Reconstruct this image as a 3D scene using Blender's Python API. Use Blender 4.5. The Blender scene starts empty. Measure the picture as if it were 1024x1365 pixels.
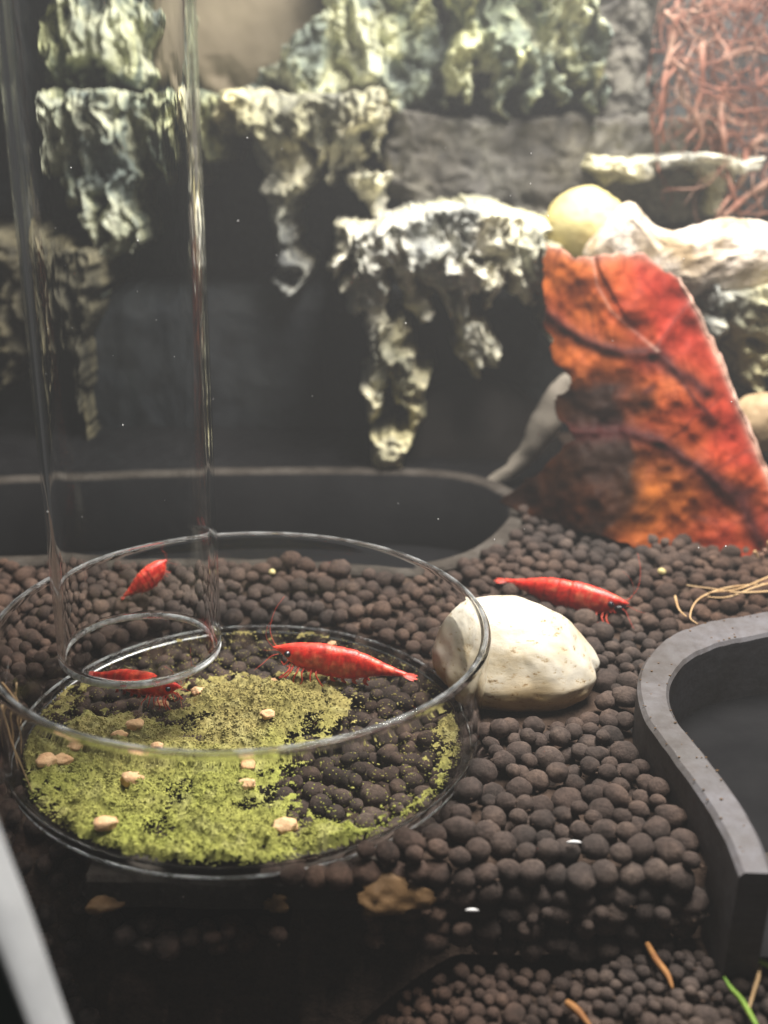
import bpy, bmesh, math, random
import numpy as np
from mathutils import Vector, Matrix

# ------------------------------------------------------------------ set-up: camera, world, lamp, exposure
S = 0.01                       # everything below is written in centimetres
RNG = np.random.default_rng(7)
random.seed(7)
sc = bpy.context.scene
col = sc.collection
F, PITCH, ROLL = 1350.0, math.radians(19.4), math.radians(1.1)
CAM = np.array([0.0, 0.0, 6.87])
_r, _u, _f = np.array([1., 0, 0]), np.array([0, math.sin(PITCH), math.cos(PITCH)]), np.array([0, math.cos(PITCH), -math.sin(PITCH)])
RT = _r*math.cos(ROLL) + _u*math.sin(ROLL)
UP = _u*math.cos(ROLL) - _r*math.sin(ROLL)
FW = _f

cam = bpy.data.cameras.new('camera')
cam.sensor_fit = 'VERTICAL'; cam.sensor_height = 36.0; cam.lens = F/1365*36.0
cam.clip_start = 0.005; cam.clip_end = 5.0
cam.dof.use_dof = True; cam.dof.focus_distance = 0.128; cam.dof.aperture_fstop = 22.0
cob = bpy.data.objects.new('camera', cam); col.objects.link(cob)
m = Matrix(((RT[0], UP[0], -FW[0], 0), (RT[1], UP[1], -FW[1], 0), (RT[2], UP[2], -FW[2], 0), (0, 0, 0, 1)))
cob.matrix_world = Matrix.Translation(Vector(CAM*S)) @ m
sc.camera = cob

w = bpy.data.worlds.new('World'); sc.world = w; w.use_nodes = True
w.node_tree.nodes['Background'].inputs[0].default_value = (0.76, 0.74, 0.72, 1)
w.node_tree.nodes['Background'].inputs[1].default_value = 0.045

def area(name, loc, target, sx, sy, power, color):
    l = bpy.data.lights.new(name, 'AREA'); l.shape = 'RECTANGLE'; l.size = sx*S; l.size_y = sy*S
    l.energy = power; l.color = color
    o = bpy.data.objects.new(name, l); col.objects.link(o)
    o.location = Vector(loc)*S
    o.rotation_euler = (Vector(target)-Vector(loc)).to_track_quat('-Z', 'Y').to_euler()
    return o
area('aquarium_lamp', (5.0, 16.3, 20.5), (3.0, 16.5, 0), 17, 7, 1.66, (1.0, 0.95, 0.875))

sc.view_settings.view_transform = 'Standard'; sc.view_settings.look = 'None'
sc.view_settings.gamma = 1.0; sc.view_settings.exposure = 0.12
sc.cycles.max_bounces = 14; sc.cycles.transmission_bounces = 12; sc.cycles.transparent_max_bounces = 16
sc.cycles.diffuse_bounces = 4; sc.cycles.glossy_bounces = 6
sc.cycles.caustics_refractive = True; sc.cycles.caustics_reflective = False
sc.cycles.blur_glossy = 0.5
sc.cycles.sample_clamp_indirect = 6.0
sc.cycles.use_denoising = True

# ------------------------------------------------------------------ pixel -> place helpers
def ray(u, v):
    u = np.asarray(u, float); v = np.asarray(v, float)
    return (u[..., None]-512)/F*RT - (v[..., None]-682.5)/F*UP + FW
def at_y(u, v, y):
    d = ray(u, v); return CAM + d*((np.asarray(y, float)-CAM[1])/d[..., 1])[..., None]
def at_z(u, v, z):
    d = ray(u, v); return CAM + d*((np.asarray(z, float)-CAM[2])/d[..., 2])[..., None]
def at_d(u, v, D):
    return CAM + ray(u, v)*np.asarray(D, float)[..., None]
def project(p):
    q = np.asarray(p, float) - CAM
    D = q@FW
    return 512+F*(q@RT)/D, 682.5-F*(q@UP)/D, D

# ------------------------------------------------------------------ noise
def _h(ix, iy, iz, seed):
    n = (ix*374761393 + iy*668265263 + iz*2147483647 + seed*974634777) & 0xFFFFFFFF
    n = ((n ^ (n >> 13))*1274126177) & 0xFFFFFFFF
    n = ((n ^ (n >> 16))*2246822519) & 0xFFFFFFFF
    return ((n ^ (n >> 15)) & 0xFFFFFF)/float(0xFFFFFF)
def vn(x, y, z=0.0, seed=0):
    x, y, z = np.broadcast_arrays(np.asarray(x, float), np.asarray(y, float), np.asarray(z, float))
    ix, iy, iz = [np.floor(a).astype(np.int64) for a in (x, y, z)]
    fx, fy, fz = x-ix, y-iy, z-iz
    fx, fy, fz = [a*a*a*(a*(a*6-15)+10) for a in (fx, fy, fz)]
    r = 0
    for a in (0, 1):
        for b in (0, 1):
            for c in (0, 1):
                r = r + _h(ix+a, iy+b, iz+c, seed)*(fx if a else 1-fx)*(fy if b else 1-fy)*(fz if c else 1-fz)
    return r*2-1
def fbm(x, y, z=0.0, seed=0, oct=4, gain=0.5):
    r, a, f = 0, 1.0, 1.0
    for i in range(oct):
        r = r + a*vn(np.asarray(x)*f, np.asarray(y)*f, np.asarray(z)*f, seed+i*17); a *= gain; f *= 2.03
    return r
def sstep(a, b, x):
    t = np.clip((x-a)/(b-a), 0, 1); return t*t*(3-2*t)

# ------------------------------------------------------------------ objects
def put(o, label=None, cat=None, group=None, kind=None):
    if label: o['label'] = label
    if cat: o['category'] = cat
    if group: o['group'] = group
    if kind: o['kind'] = kind
    return o
def empty(name, loc, label, cat, group=None):
    o = bpy.data.objects.new(name, None); col.objects.link(o); o.empty_display_size = 0.005
    o.location = Vector([float(a) for a in loc])*S; o['base'] = [float(a) for a in loc]
    return put(o, label, cat, group)
def mk(name, V, Fc, mat, parent=None, smooth=True, base=None, colors=None):
    V = np.asarray(V, float)
    b = np.array(parent['base']) if parent is not None and 'base' in parent else None
    if b is None: b = np.asarray(base, float) if base is not None else np.zeros(3)
    me = bpy.data.meshes.new(name)
    me.from_pydata(((V-b)*S).tolist(), [], [tuple(int(i) for i in f) for f in Fc])
    if smooth: me.shade_smooth()
    if colors is not None:
        ca = me.color_attributes.new('tint', 'FLOAT_COLOR', 'POINT')
        ca.data.foreach_set('color', np.c_[colors, np.ones(len(colors))].astype(np.float32).ravel())
    me.materials.append(mat)
    o = bpy.data.objects.new(name, me); col.objects.link(o)
    if parent is not None: o.parent = parent
    else: o.location = Vector(b.tolist())*S
    o['base'] = b.tolist()
    return o
def fix_normals(o):
    bm = bmesh.new(); bm.from_mesh(o.data); bmesh.ops.recalc_face_normals(bm, faces=bm.faces); bm.to_mesh(o.data); bm.free(); return o
def grid_faces(nu, nv, closed_u=False):
    f = []
    for j in range(nv-1):
        for i in range(nu if closed_u else nu-1):
            a = j*nu+i; b = j*nu+(i+1) % nu
            f.append((a, b, b+nu, a+nu))
    return f
def lathe(profile, center, n=128):
    pr = np.asarray(profile, float); m_ = len(pr)
    V = []
    for k in range(n):
        t = 2*math.pi*k/n
        V.append(np.c_[center[0]+pr[:, 0]*math.cos(t), center[1]+pr[:, 0]*math.sin(t), center[2]+pr[:, 1]])
    V = np.concatenate(V)
    Fc = []
    for k in range(n):
        k2 = (k+1) % n
        for i in range(m_):
            j = (i+1) % m_
            Fc.append((k*m_+i, k2*m_+i, k2*m_+j, k*m_+j))
    return V, Fc
def tube_mesh(pts, rad, n=7):
    pts = np.asarray(pts, float); N = len(pts)
    rad = np.broadcast_to(np.asarray(rad, float), (N,))
    T = np.gradient(pts, axis=0); T /= np.linalg.norm(T, axis=1)[:, None]+1e-9
    ref = np.array([0.13, 0.31, 0.94])
    A = np.cross(T, ref); A /= np.linalg.norm(A, axis=1)[:, None]+1e-9
    B = np.cross(T, A)
    an = np.linspace(0, 2*math.pi, n, endpoint=False)
    V = pts[:, None] + rad[:, None, None]*(np.cos(an)[None, :, None]*A[:, None] + np.sin(an)[None, :, None]*B[:, None])
    V = V.reshape(-1, 3)
    Fc = grid_faces(n, N, True)
    V = np.r_[V, pts[:1], pts[-1:]]
    for i in range(n):
        Fc.append((N*n, (i+1) % n, i)); Fc.append((N*n+1, (N-1)*n+i, (N-1)*n+(i+1) % n))
    return V, Fc
def spline(ctrl, n):
    c = np.asarray(ctrl, float); c = np.r_[[2*c[0]-c[1]], c, [2*c[-1]-c[-2]]]
    t = np.linspace(0, len(c)-3-1e-6, n); i = t.astype(int); f = (t-i)[:, None]
    p0, p1, p2, p3 = c[i], c[i+1], c[i+2], c[i+3]
    return 0.5*((2*p1)+(-p0+p2)*f+(2*p0-5*p1+4*p2-p3)*f**2+(-p0+3*p1-3*p2+p3)*f**3)
def merge(parts):
    V, Fc, n = [], [], 0
    for v, f in parts:
        V.append(np.asarray(v)); Fc += [tuple(i+n for i in q) for q in f]; n += len(v)
    return np.concatenate(V), Fc
_ico = {}
def ico(sub):
    if sub not in _ico:
        bm = bmesh.new(); bmesh.ops.create_icosphere(bm, subdivisions=sub, radius=1)
        _ico[sub] = (np.array([v.co[:] for v in bm.verts]), [tuple(v.index for v in f.verts) for f in bm.faces]); bm.free()
    return _ico[sub]
def in_poly(x, y, poly):
    x = np.asarray(x, float); y = np.asarray(y, float); r = np.zeros(x.shape, bool)
    P = np.asarray(poly); Q = np.roll(P, -1, 0)
    for (x1, y1), (x2, y2) in zip(P, Q):
        c = ((y1 > y) != (y2 > y)) & (x < (x2-x1)*(y-y1)/(y2-y1+1e-12)+x1); r ^= c
    return r
def seg_dist(x, y, line):
    d = np.full(np.shape(x), 1e9); L = np.asarray(line, float)
    for a, b in zip(L[:-1], L[1:]):
        ab = b-a; t = np.clip(((x-a[0])*ab[0]+(y-a[1])*ab[1])/(ab@ab), 0, 1)
        d = np.minimum(d, np.hypot(x-a[0]-t*ab[0], y-a[1]-t*ab[1]))
    return d

# ------------------------------------------------------------------ materials
class Mat:
    def __init__(s, name):
        s.m = bpy.data.materials.new(name); s.m.use_nodes = True
        s.nt = s.m.node_tree; s.nt.nodes.clear()
        s.out = s.n('ShaderNodeOutputMaterial'); s.geo = s.n('ShaderNodeNewGeometry')
    def n(s, t, **kw):
        x = s.nt.nodes.new(t)
        for k, v in kw.items(): setattr(x, k, v)
        return x
    def l(s, a, b): s.nt.links.new(a, b)
    def noise(s, scale, detail=4, rough=0.55, stretch=None, kind='ShaderNodeTexNoise'):
        """scale in features per cm"""
        x = s.n(kind); x.inputs['Scale'].default_value = scale*100
        if kind == 'ShaderNodeTexNoise':
            x.inputs['Detail'].default_value = detail; x.inputs['Roughness'].default_value = rough
        src = s.geo.outputs['Position']
        if stretch:
            mp = s.n('ShaderNodeMapping'); mp.inputs['Scale'].default_value = stretch; s.l(src, mp.inputs[0]); src = mp.outputs[0]
        s.l(src, x.inputs['Vector']); return x
    def ramp(s, fac, stops):
        r = s.n('ShaderNodeValToRGB'); e = r.color_ramp.elements
        while len(e) > 1: e.remove(e[-1])
        e[0].position = stops[0][0]; e[0].color = (*stops[0][1], 1)
        for p, c in stops[1:]:
            q = e.new(p); q.color = (*c, 1)
        s.l(fac, r.inputs[0]); return r.outputs[0]
    def mix(s, fac, a, b, mode='MIX'):
        x = s.n('ShaderNodeMix', data_type='RGBA', blend_type=mode)
        for v, i in ((fac, 0), (a, 6), (b, 7)):
            if isinstance(v, (int, float)): x.inputs[i].default_value = v
            elif isinstance(v, tuple): x.inputs[i].default_value = (*v, 1)
            else: s.l(v, x.inputs[i])
        return x.outputs[2]
    def bsdf(s, color, rough=0.6, spec=0.3, bump=None, strength=0.4, dist=0.02, **kw):
        b = s.n('ShaderNodeBsdfPrincipled')
        if isinstance(color, tuple): b.inputs['Base Color'].default_value = (*color, 1)
        else: s.l(color, b.inputs['Base Color'])
        if isinstance(rough, (int, float)): b.inputs['Roughness'].default_value = rough
        else: s.l(rough, b.inputs['Roughness'])
        b.inputs['Specular IOR Level'].default_value = spec
        for k, v in kw.items(): b.inputs[k.replace('_', ' ')].default_value = v
        if bump is not None:
            bp = s.n('ShaderNodeBump'); bp.inputs['Strength'].default_value = strength; bp.inputs['Distance'].default_value = dist*S
            s.l(bump, bp.inputs['Height']); s.l(bp.outputs[0], b.inputs['Normal'])
        return b
    def done(s, sh):
        s.l(sh.outputs[0] if hasattr(sh, 'outputs') else sh, s.out.inputs[0]); return s.m

def m_simple(name, stops, scale, rough=0.7, spec=0.25, bscale=None, strength=0.5, dist=0.02, stretch=None, **kw):
    M = Mat(name); n1 = M.noise(scale, 5, 0.6, stretch)
    c = M.ramp(n1.outputs[0], stops)
    bn = M.noise(bscale or scale*4, 4, 0.6)
    return M.done(M.bsdf(c, rough, spec, bn.outputs[0], strength, dist, **kw))

def m_rock(name, dark, mid, light, yellow):
    M = Mat(name)
    a = M.noise(0.55, 6, 0.65); b = M.noise(1.9, 5, 0.6); c = M.noise(0.35, 3, 0.5, (1, 1, 0.4))
    base = M.ramp(a.outputs[0], [(0.30, dark), (0.45, mid), (0.56, light), (0.75, mid)])
    tint = M.ramp(c.outputs[0], [(0.40, (1, 1, 1)), (0.62, yellow)])
    base = M.mix(1.0, base, tint, 'MULTIPLY')
    sp = M.ramp(b.outputs[0], [(0.35, (0.36, 0.36, 0.36)), (0.55, (1, 1, 1))])
    base = M.mix(0.8, base, sp, 'MULTIPLY')
    bn = M.noise(6, 5, 0.65)
    return M.done(M.bsdf(base, 0.75, 0.3, bn.outputs[0], 0.6, 0.06))

MAT = {}
MAT['rock'] = m_rock('pale_algae_rock', (0.13, 0.14, 0.145), (0.34, 0.345, 0.31), (0.74, 0.72, 0.62), (1.0, 0.94, 0.64))
MAT['rock_green'] = m_rock('green_grey_rock', (0.06, 0.075, 0.08), (0.18, 0.21, 0.19), (0.62, 0.63, 0.48), (1.0, 1.0, 0.72))
MAT['rock_dark'] = m_rock('dark_slate_rock', (0.024, 0.030, 0.038), (0.042, 0.050, 0.060), (0.075, 0.082, 0.086), (1.0, 0.98, 0.85))
MAT['rock_olive'] = m_rock('olive_brown_rock', (0.03, 0.028, 0.02), (0.075, 0.068, 0.045), (0.19, 0.17, 0.11), (1.0, 0.95, 0.8))
MAT['rock_shadow'] = m_rock('blackish_slate', (0.008, 0.010, 0.013), (0.011, 0.014, 0.018), (0.018, 0.021, 0.024), (1.0, 1.0, 0.9))  # near-black rock with the ledges' shade put into its colour
MAT['rock_grey'] = m_rock('grey_rock', (0.05, 0.048, 0.044), (0.085, 0.08, 0.072), (0.15, 0.145, 0.125), (1.0, 0.95, 0.85))
MAT['tan'] = m_simple('tan_blurred_wall', [(0.3, (0.16, 0.13, 0.09)), (0.7, (0.26, 0.22, 0.15))], 0.25)
MAT['stone_yellow'] = m_simple('yellow_pebble', [(0.3, (0.46, 0.38, 0.15)), (0.7, (0.58, 0.51, 0.26))], 0.8, 0.5, bscale=8, strength=0.15)
MAT['stone_white'] = m_simple('white_coral_rock', [(0.35, (0.30, 0.22, 0.13)), (0.47, (0.55, 0.46, 0.36)), (0.6, (0.70, 0.63, 0.56)), (0.75, (0.68, 0.54, 0.54))], 1.1, 0.8, bscale=7, strength=0.9, dist=0.09)
MAT['stone_tan'] = m_simple('tan_pebble', [(0.3, (0.30, 0.20, 0.11)), (0.7, (0.48, 0.36, 0.22))], 1.2, 0.6)
MAT['dome'] = m_simple('dark_brown_clay', [(0.3, (0.012, 0.010, 0.009)), (0.7, (0.022, 0.018, 0.016))], 0.8, 0.7)
MAT['wood'] = m_simple('pale_beige_wood', [(0.3, (0.13, 0.115, 0.095)), (0.7, (0.22, 0.195, 0.16))], 1.5, 0.8)
MAT['roots'] = m_simple('pink_brown_roots', [(0.3, (0.09, 0.032, 0.024)), (0.5, (0.22, 0.095, 0.065)), (0.68, (0.46, 0.31, 0.24))], 0.9, 0.7)
MAT['root_tan'] = m_simple('tan_fibre', [(0.3, (0.34, 0.20, 0.09)), (0.7, (0.58, 0.42, 0.24))], 2.0, 0.6)
MAT['grass'] = m_simple('bright_grass', [(0.3, (0.12, 0.26, 0.03)), (0.7, (0.30, 0.46, 0.07))], 2.0, 0.45)
MAT['twig'] = m_simple('orange_brown_twig', [(0.3, (0.16, 0.06, 0.02)), (0.7, (0.36, 0.18, 0.06))], 3.0, 0.7)
MAT['flake_brown'] = m_simple('brown_leaf_bit', [(0.3, (0.07, 0.038, 0.015)), (0.7, (0.20, 0.115, 0.05))], 3.0, 0.7)
MAT['flake_peach'] = m_simple('peach_food', [(0.3, (0.50, 0.28, 0.14)), (0.7, (0.70, 0.47, 0.28))], 5.0, 0.8, bscale=14, strength=0.9, dist=0.03)
MAT['bead'] = m_simple('white_chip', [(0.3, (0.7, 0.7, 0.72)), (0.7, (0.85, 0.85, 0.85))], 3.0, 0.3)
MAT['black'] = m_simple('black_well_floor', [(0.3, (0.004, 0.004, 0.005)), (0.7, (0.009, 0.009, 0.010))], 1.0, 0.8, 0.1)  # near-black that paints shade in the wells, under the lip and behind
MAT['seam'] = m_simple('pale_silicone', [(0.3, (0.26, 0.27, 0.285)), (0.7, (0.36, 0.37, 0.385))], 0.8, 0.5)
MAT['green_dark'] = m_simple('dark_green_panel', [(0.3, (0.004, 0.035, 0.025)), (0.7, (0.006, 0.05, 0.035))], 0.8, 0.5)

def m_plastic():
    M = Mat('grey_tray_plastic')
    a = M.noise(0.6, 5, 0.6); b = M.noise(5, 5, 0.7); s_ = M.noise(3.0, 3, 0.5, (1, 1, 9))
    c = M.ramp(a.outputs[0], [(0.32, (0.040, 0.033, 0.028)), (0.5, (0.082, 0.077, 0.079)), (0.7, (0.118, 0.115, 0.128))])
    d = M.ramp(b.outputs[0], [(0.40, (0.62, 0.55, 0.5)), (0.6, (1, 1, 1))])
    c = M.mix(0.55, c, d, 'MULTIPLY')
    c = M.mix(0.25, c, s_.outputs[0], 'OVERLAY')
    return M.done(M.bsdf(c, 0.62, 0.3, b.outputs[0], 0.45, 0.025))
MAT['plastic'] = m_plastic()
MAT['plastic_dirty'] = m_simple('silted_dark_plastic', [(0.3, (0.022, 0.018, 0.015)), (0.5, (0.045, 0.038, 0.032)), (0.7, (0.075, 0.066, 0.058))], 1.6, 0.85, 0.15, bscale=9, strength=0.8, dist=0.04)  # darker, browner plastic for the front lip and rear rim

def m_pellet():
    M = Mat('soil_pellet')
    a = M.noise(2.2, 1, 0.5); b = M.noise(17, 5, 0.75); g = M.noise(0.22, 3, 0.5)
    c = M.ramp(a.outputs[0], [(0.30, (0.032, 0.026, 0.023)), (0.5, (0.058, 0.045, 0.039)), (0.70, (0.096, 0.074, 0.061))])
    t = M.ramp(g.outputs[0], [(0.40, (1.0, 1.0, 1.05)), (0.62, (1.12, 0.86, 0.74))])
    c = M.mix(1.0, c, t, 'MULTIPLY')
    d = M.ramp(b.outputs[0], [(0.35, (0.55, 0.52, 0.5)), (0.62, (1.25, 1.2, 1.15))])
    c = M.mix(0.9, c, d, 'MULTIPLY')
    return M.done(M.bsdf(c, 0.88, 0.25, b.outputs[0], 0.85, 0.035))
MAT['pellet'] = m_pellet()

def m_soil():
    M = Mat('fine_brown_sediment')
    a = M.noise(4, 6, 0.7)
    c = M.ramp(a.outputs[0], [(0.3, (0.022, 0.015, 0.012)), (0.7, (0.085, 0.057, 0.043))])
    return M.done(M.bsdf(c, 0.95, 0.1, a.outputs[0], 0.9, 0.08))
MAT['soil'] = m_soil()

def m_glass(name, ior, tint=(0.985, 0.99, 0.99), rough=0.0):
    M = Mat(name); g = M.n('ShaderNodeBsdfGlass'); g.inputs['IOR'].default_value = ior
    g.inputs['Roughness'].default_value = rough; g.inputs['Color'].default_value = (*tint, 1)
    return M.done(g)
MAT['glass'] = m_glass('clear_glass_in_water', 1.16)
MAT['tube_glass'] = m_glass('clear_tube_glass', 1.17)
def m_glint(name, white, ior=1.3):  # glass with patchy white mixed in as painted edge highlights
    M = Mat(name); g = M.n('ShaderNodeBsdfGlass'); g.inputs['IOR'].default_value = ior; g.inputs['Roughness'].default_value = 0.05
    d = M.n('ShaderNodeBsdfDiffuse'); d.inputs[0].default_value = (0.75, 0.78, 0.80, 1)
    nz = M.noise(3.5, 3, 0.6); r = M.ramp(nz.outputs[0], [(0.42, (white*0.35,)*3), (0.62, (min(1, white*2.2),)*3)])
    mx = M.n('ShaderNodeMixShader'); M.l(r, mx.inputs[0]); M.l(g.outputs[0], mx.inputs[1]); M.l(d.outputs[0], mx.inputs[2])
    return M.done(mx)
MAT['lip'] = m_glint('ground_glass_edge', 0.10, 1.22); MAT['tube_lip'] = m_glint('ground_tube_edge', 0.7)
MAT['foot_lip'] = m_glint('ground_foot_edge', 0.30)
def m_thin():
    M = Mat('clear_flat_glass'); t = M.n('ShaderNodeBsdfTransparent'); t.inputs[0].default_value = (0.95, 0.955, 0.95, 1)
    g = M.n('ShaderNodeBsdfGlossy'); g.inputs['Roughness'].default_value = 0.03
    lw = M.n('ShaderNodeLayerWeight'); lw.inputs[0].default_value = 0.5
    pw = M.n('ShaderNodeMath', operation='POWER'); M.l(lw.outputs['Facing'], pw.inputs[0]); pw.inputs[1].default_value = 4.0
    fr = M.n('ShaderNodeMath', operation='MULTIPLY'); M.l(pw.outputs[0], fr.inputs[0]); fr.inputs[1].default_value = 0.22
    mx = M.n('ShaderNodeMixShader'); M.l(fr.outputs[0], mx.inputs[0]); M.l(t.outputs[0], mx.inputs[1]); M.l(g.outputs[0], mx.inputs[2])
    return M.done(mx)
MAT['thin'] = m_thin()

def m_tinted(name, sss=0.0, rough=0.35, spec=0.5, nscale=6, lo=0.75, hi=1.15, translucent=0.0, bump=0.2):
    M = Mat(name); at = M.n('ShaderNodeVertexColor', layer_name='tint')
    a = M.noise(nscale, 5, 0.6)
    r = M.ramp(a.outputs[0], [(0.3, (lo,)*3), (0.7, (hi,)*3)])
    c = M.mix(1.0, at.outputs[0], r, 'MULTIPLY')
    b = M.bsdf(c, rough, spec, a.outputs[0], bump, 0.03)
    if sss:
        b.inputs['Subsurface Weight'].default_value = sss; b.inputs['Subsurface Radius'].default_value = (1.0, 0.25, 0.15)
        b.inputs['Subsurface Scale'].default_value = 0.0010
    if translucent:
        t = M.n('ShaderNodeBsdfTranslucent'); M.l(c, t.inputs[0])
        mx = M.n('ShaderNodeMixShader'); mx.inputs[0].default_value = translucent
        M.l(b.outputs[0], mx.inputs[1]); M.l(t.outputs[0], mx.inputs[2]); return M.done(mx)
    return M.done(b)
MAT['shrimp'] = m_tinted('red_shrimp_shell', 0.6, 0.36, 0.45, 11, 0.5, 1.3, bump=0.45)
MAT['shrimp_limb'] = m_simple('red_limb', [(0.3, (0.45, 0.03, 0.02)), (0.7, (0.62, 0.10, 0.06))], 5, 0.4)
MAT['eye'] = m_simple('black_eye', [(0.3, (0.008, 0.008, 0.012)), (0.7, (0.012, 0.012, 0.02))], 5, 0.15, 0.6)
MAT['food'] = m_tinted('green_food_powder', 0, 0.95, 0.1, 11, 0.6, 1.25, bump=0.9)

def m_leaf():
    M = Mat('red_leaf'); at = M.n('ShaderNodeVertexColor', layer_name='tint')
    vo = M.noise(2.1, kind='ShaderNodeTexVoronoi'); vo.feature = 'DISTANCE_TO_EDGE'
    wob = M.noise(1.5, 4, 0.6)
    mp = M.n('ShaderNodeVectorMath', operation='MULTIPLY_ADD'); mp.inputs[1].default_value = (0.004,)*3
    M.l(wob.outputs['Color'], mp.inputs[0]); M.l(M.geo.outputs['Position'], mp.inputs[2]); M.l(mp.outputs[0], vo.inputs['Vector'])
    net = M.ramp(vo.outputs[0], [(0.0, (0.70, 0.62, 0.60)), (0.14, (1.05, 1.05, 1.05))])
    bl = M.noise(1.3, 6, 0.7)
    blot = M.ramp(bl.outputs[0], [(0.31, (0.40, 0.27, 0.24)), (0.44, (0.97, 0.97, 0.97)), (0.68, (1.35, 1.5, 1.3))])
    c = M.mix(0.7, at.outputs[0], net, 'MULTIPLY'); c = M.mix(0.85, c, blot, 'MULTIPLY')
    b = M.bsdf(c, 0.6, 0.08, bl.outputs[0], 0.6, 0.06)
    t = M.n('ShaderNodeBsdfTranslucent'); M.l(c, t.inputs[0])
    mx = M.n('ShaderNodeMixShader'); mx.inputs[0].default_value = 0.45
    M.l(b.outputs[0], mx.inputs[1]); M.l(t.outputs[0], mx.inputs[2])
    return M.done(mx)
MAT['leaf'] = m_leaf()
MAT['leaf_edge'] = m_simple('pale_leaf_edge', [(0.3, (0.34, 0.17, 0.12)), (0.7, (0.60, 0.44, 0.36))], 1.5, 0.6)

def m_shell():
    M = Mat('speckled_white_stone')
    a = M.noise(1.0, 5, 0.6); sp = M.noise(6.5, 6, 0.75, (1, 1, 2.2)); rim = M.noise(0.5, 4, 0.6)
    c = M.ramp(a.outputs[0], [(0.34, (0.34, 0.25, 0.13)), (0.46, (0.48, 0.42, 0.31)), (0.58, (0.55, 0.51, 0.43)), (0.75, (0.57, 0.55, 0.49))])
    k = M.ramp(sp.outputs[0], [(0.31, (0.12, 0.07, 0.03)), (0.375, (0.70, 0.58, 0.42)), (0.44, (1, 1, 1))])
    c = M.mix(1.0, c, k, 'MULTIPLY')
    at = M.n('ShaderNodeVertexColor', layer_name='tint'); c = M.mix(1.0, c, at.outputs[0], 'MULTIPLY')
    return M.done(M.bsdf(c, 0.45, 0.4, sp.outputs[0], 0.35, 0.02))
MAT['shell'] = m_shell()

# ------------------------------------------------------------------ the place: rock background
ZB = np.array([0., 0, 0])
bg = empty('rock_background', (0, 30, -1), 'grey green craggy rock background with hanging drips behind the soil tray', 'rock wall')

def relief(name, Yp, u0, u1, v0, v1, step, fn, skirt, mat, parent=bg, jit=0.07, seed=1, label=None, warp=True):
    us = np.arange(u0, u1+step, step); vs = np.arange(v0, v1+step, step)
    U, Vv = np.meshgrid(us, vs)
    if warp: p = fn(U+13*fbm(U*0.022, Vv*0.022, 0, seed+70, 4), Vv+9*fbm(U*0.022, Vv*0.022, 3.3, seed+80, 4))
    else: p = fn(U, Vv)
    if warp: p = np.where(p > 0, np.maximum(p+0.16*(0.4-np.abs(fbm(U*0.055, Vv*0.045, p, seed+95, 4))), 0.02), 0)
    W = at_y(U, Vv, np.full(U.shape, Yp))
    X, Z = W[..., 0], W[..., 2]
    W[..., 1] -= p
    for k in range(3): W[..., k] += jit*fbm(X*2.2, Z*2.2, p*2.0, seed+50*k, 3)
    ny, nx = U.shape
    ok = p > 0
    idx = np.full(U.shape, -1); 
    cells = ok[:-1, :-1] & ok[1:, :-1] & ok[:-1, 1:] & ok[1:, 1:]
    used = np.zeros(U.shape, bool)
    used[:-1, :-1] |= cells; used[1:, :-1] |= cells; used[:-1, 1:] |= cells; used[1:, 1:] |= cells
    idx[used] = np.arange(used.sum())
    V = W[used]
    jj, ii = np.nonzero(cells)
    Fc = np.c_[idx[jj, ii], idx[jj+1, ii], idx[jj+1, ii+1], idx[jj, ii+1]]
    if skirt > 0:
        E = np.concatenate([Fc[:, [k, (k+1) % 4]] for k in range(4)])
        key = {}
        for a, b in E.tolist(): key[(a, b)] = 1
        bd = [(a, b) for (a, b) in key if (b, a) not in key]
        vs_ = sorted({a for e in bd for a in e}); mp = {a: len(V)+i for i, a in enumerate(vs_)}
        bk = V[vs_].copy(); bk[:, 1] = Yp+skirt
        V = np.r_[V, bk]
        Fl = [tuple(f) for f in Fc.tolist()] + [(b, a, mp[a], mp[b]) for a, b in bd]
    else: Fl = Fc.tolist()
    o = mk(name, V, Fl, mat, parent)
    if label: o['label'] = label
    return o

def drip(U, V, uc, hw, v0, v1, p, seed):
    t = (V-v0)/(v1-v0)
    c = uc + hw*0.5*vn(V*0.02, seed*3.1, 0, seed) + hw*0.18*vn(V*0.07, U*0.05, 0, seed+3)
    ww = hw*np.clip(1-np.clip(t, 0, 1)**1.5, 0, 1)**0.8*(1.08+0.28*vn(V*0.03, seed*1.7, 0, seed+5))
    d = 1-((U-c)/np.maximum(ww, 0.5))**2
    r = p*np.sqrt(np.clip(d, 0, 1))*(1-0.35*np.clip(t, 0, 1))
    return np.where((t > -0.02) & (t < 1) & (d > 0), r, 0)
def block(U, V, u0, u1, vt, vb, p, seed, edge=18, rough=14):
    nz = rough*fbm(U*0.03, V*0.03, 0, seed, 4)
    du = np.minimum(U-u0, u1-U)+nz; dt = V-vt+0.25*nz; db = vb-V+nz*1.6
    d = np.minimum(np.minimum(du, db)/edge, dt/(edge*0.35))
    return p*np.sqrt(np.clip(d, 0, 1))
def crag(p, U, V, seed, amp, sx=0.03, sy=0.018):
    n1 = fbm(U*sx, V*sy, p*0.4, seed, 5, 0.55)
    n2 = 1-np.abs(fbm(U*sx*1.3, V*sy*0.6, 0, seed+9, 3))*2
    return np.where(p > 0.02, np.maximum(p + amp*n1 + amp*0.6*n2*np.minimum(p, 1), 0.03), 0)

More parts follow.
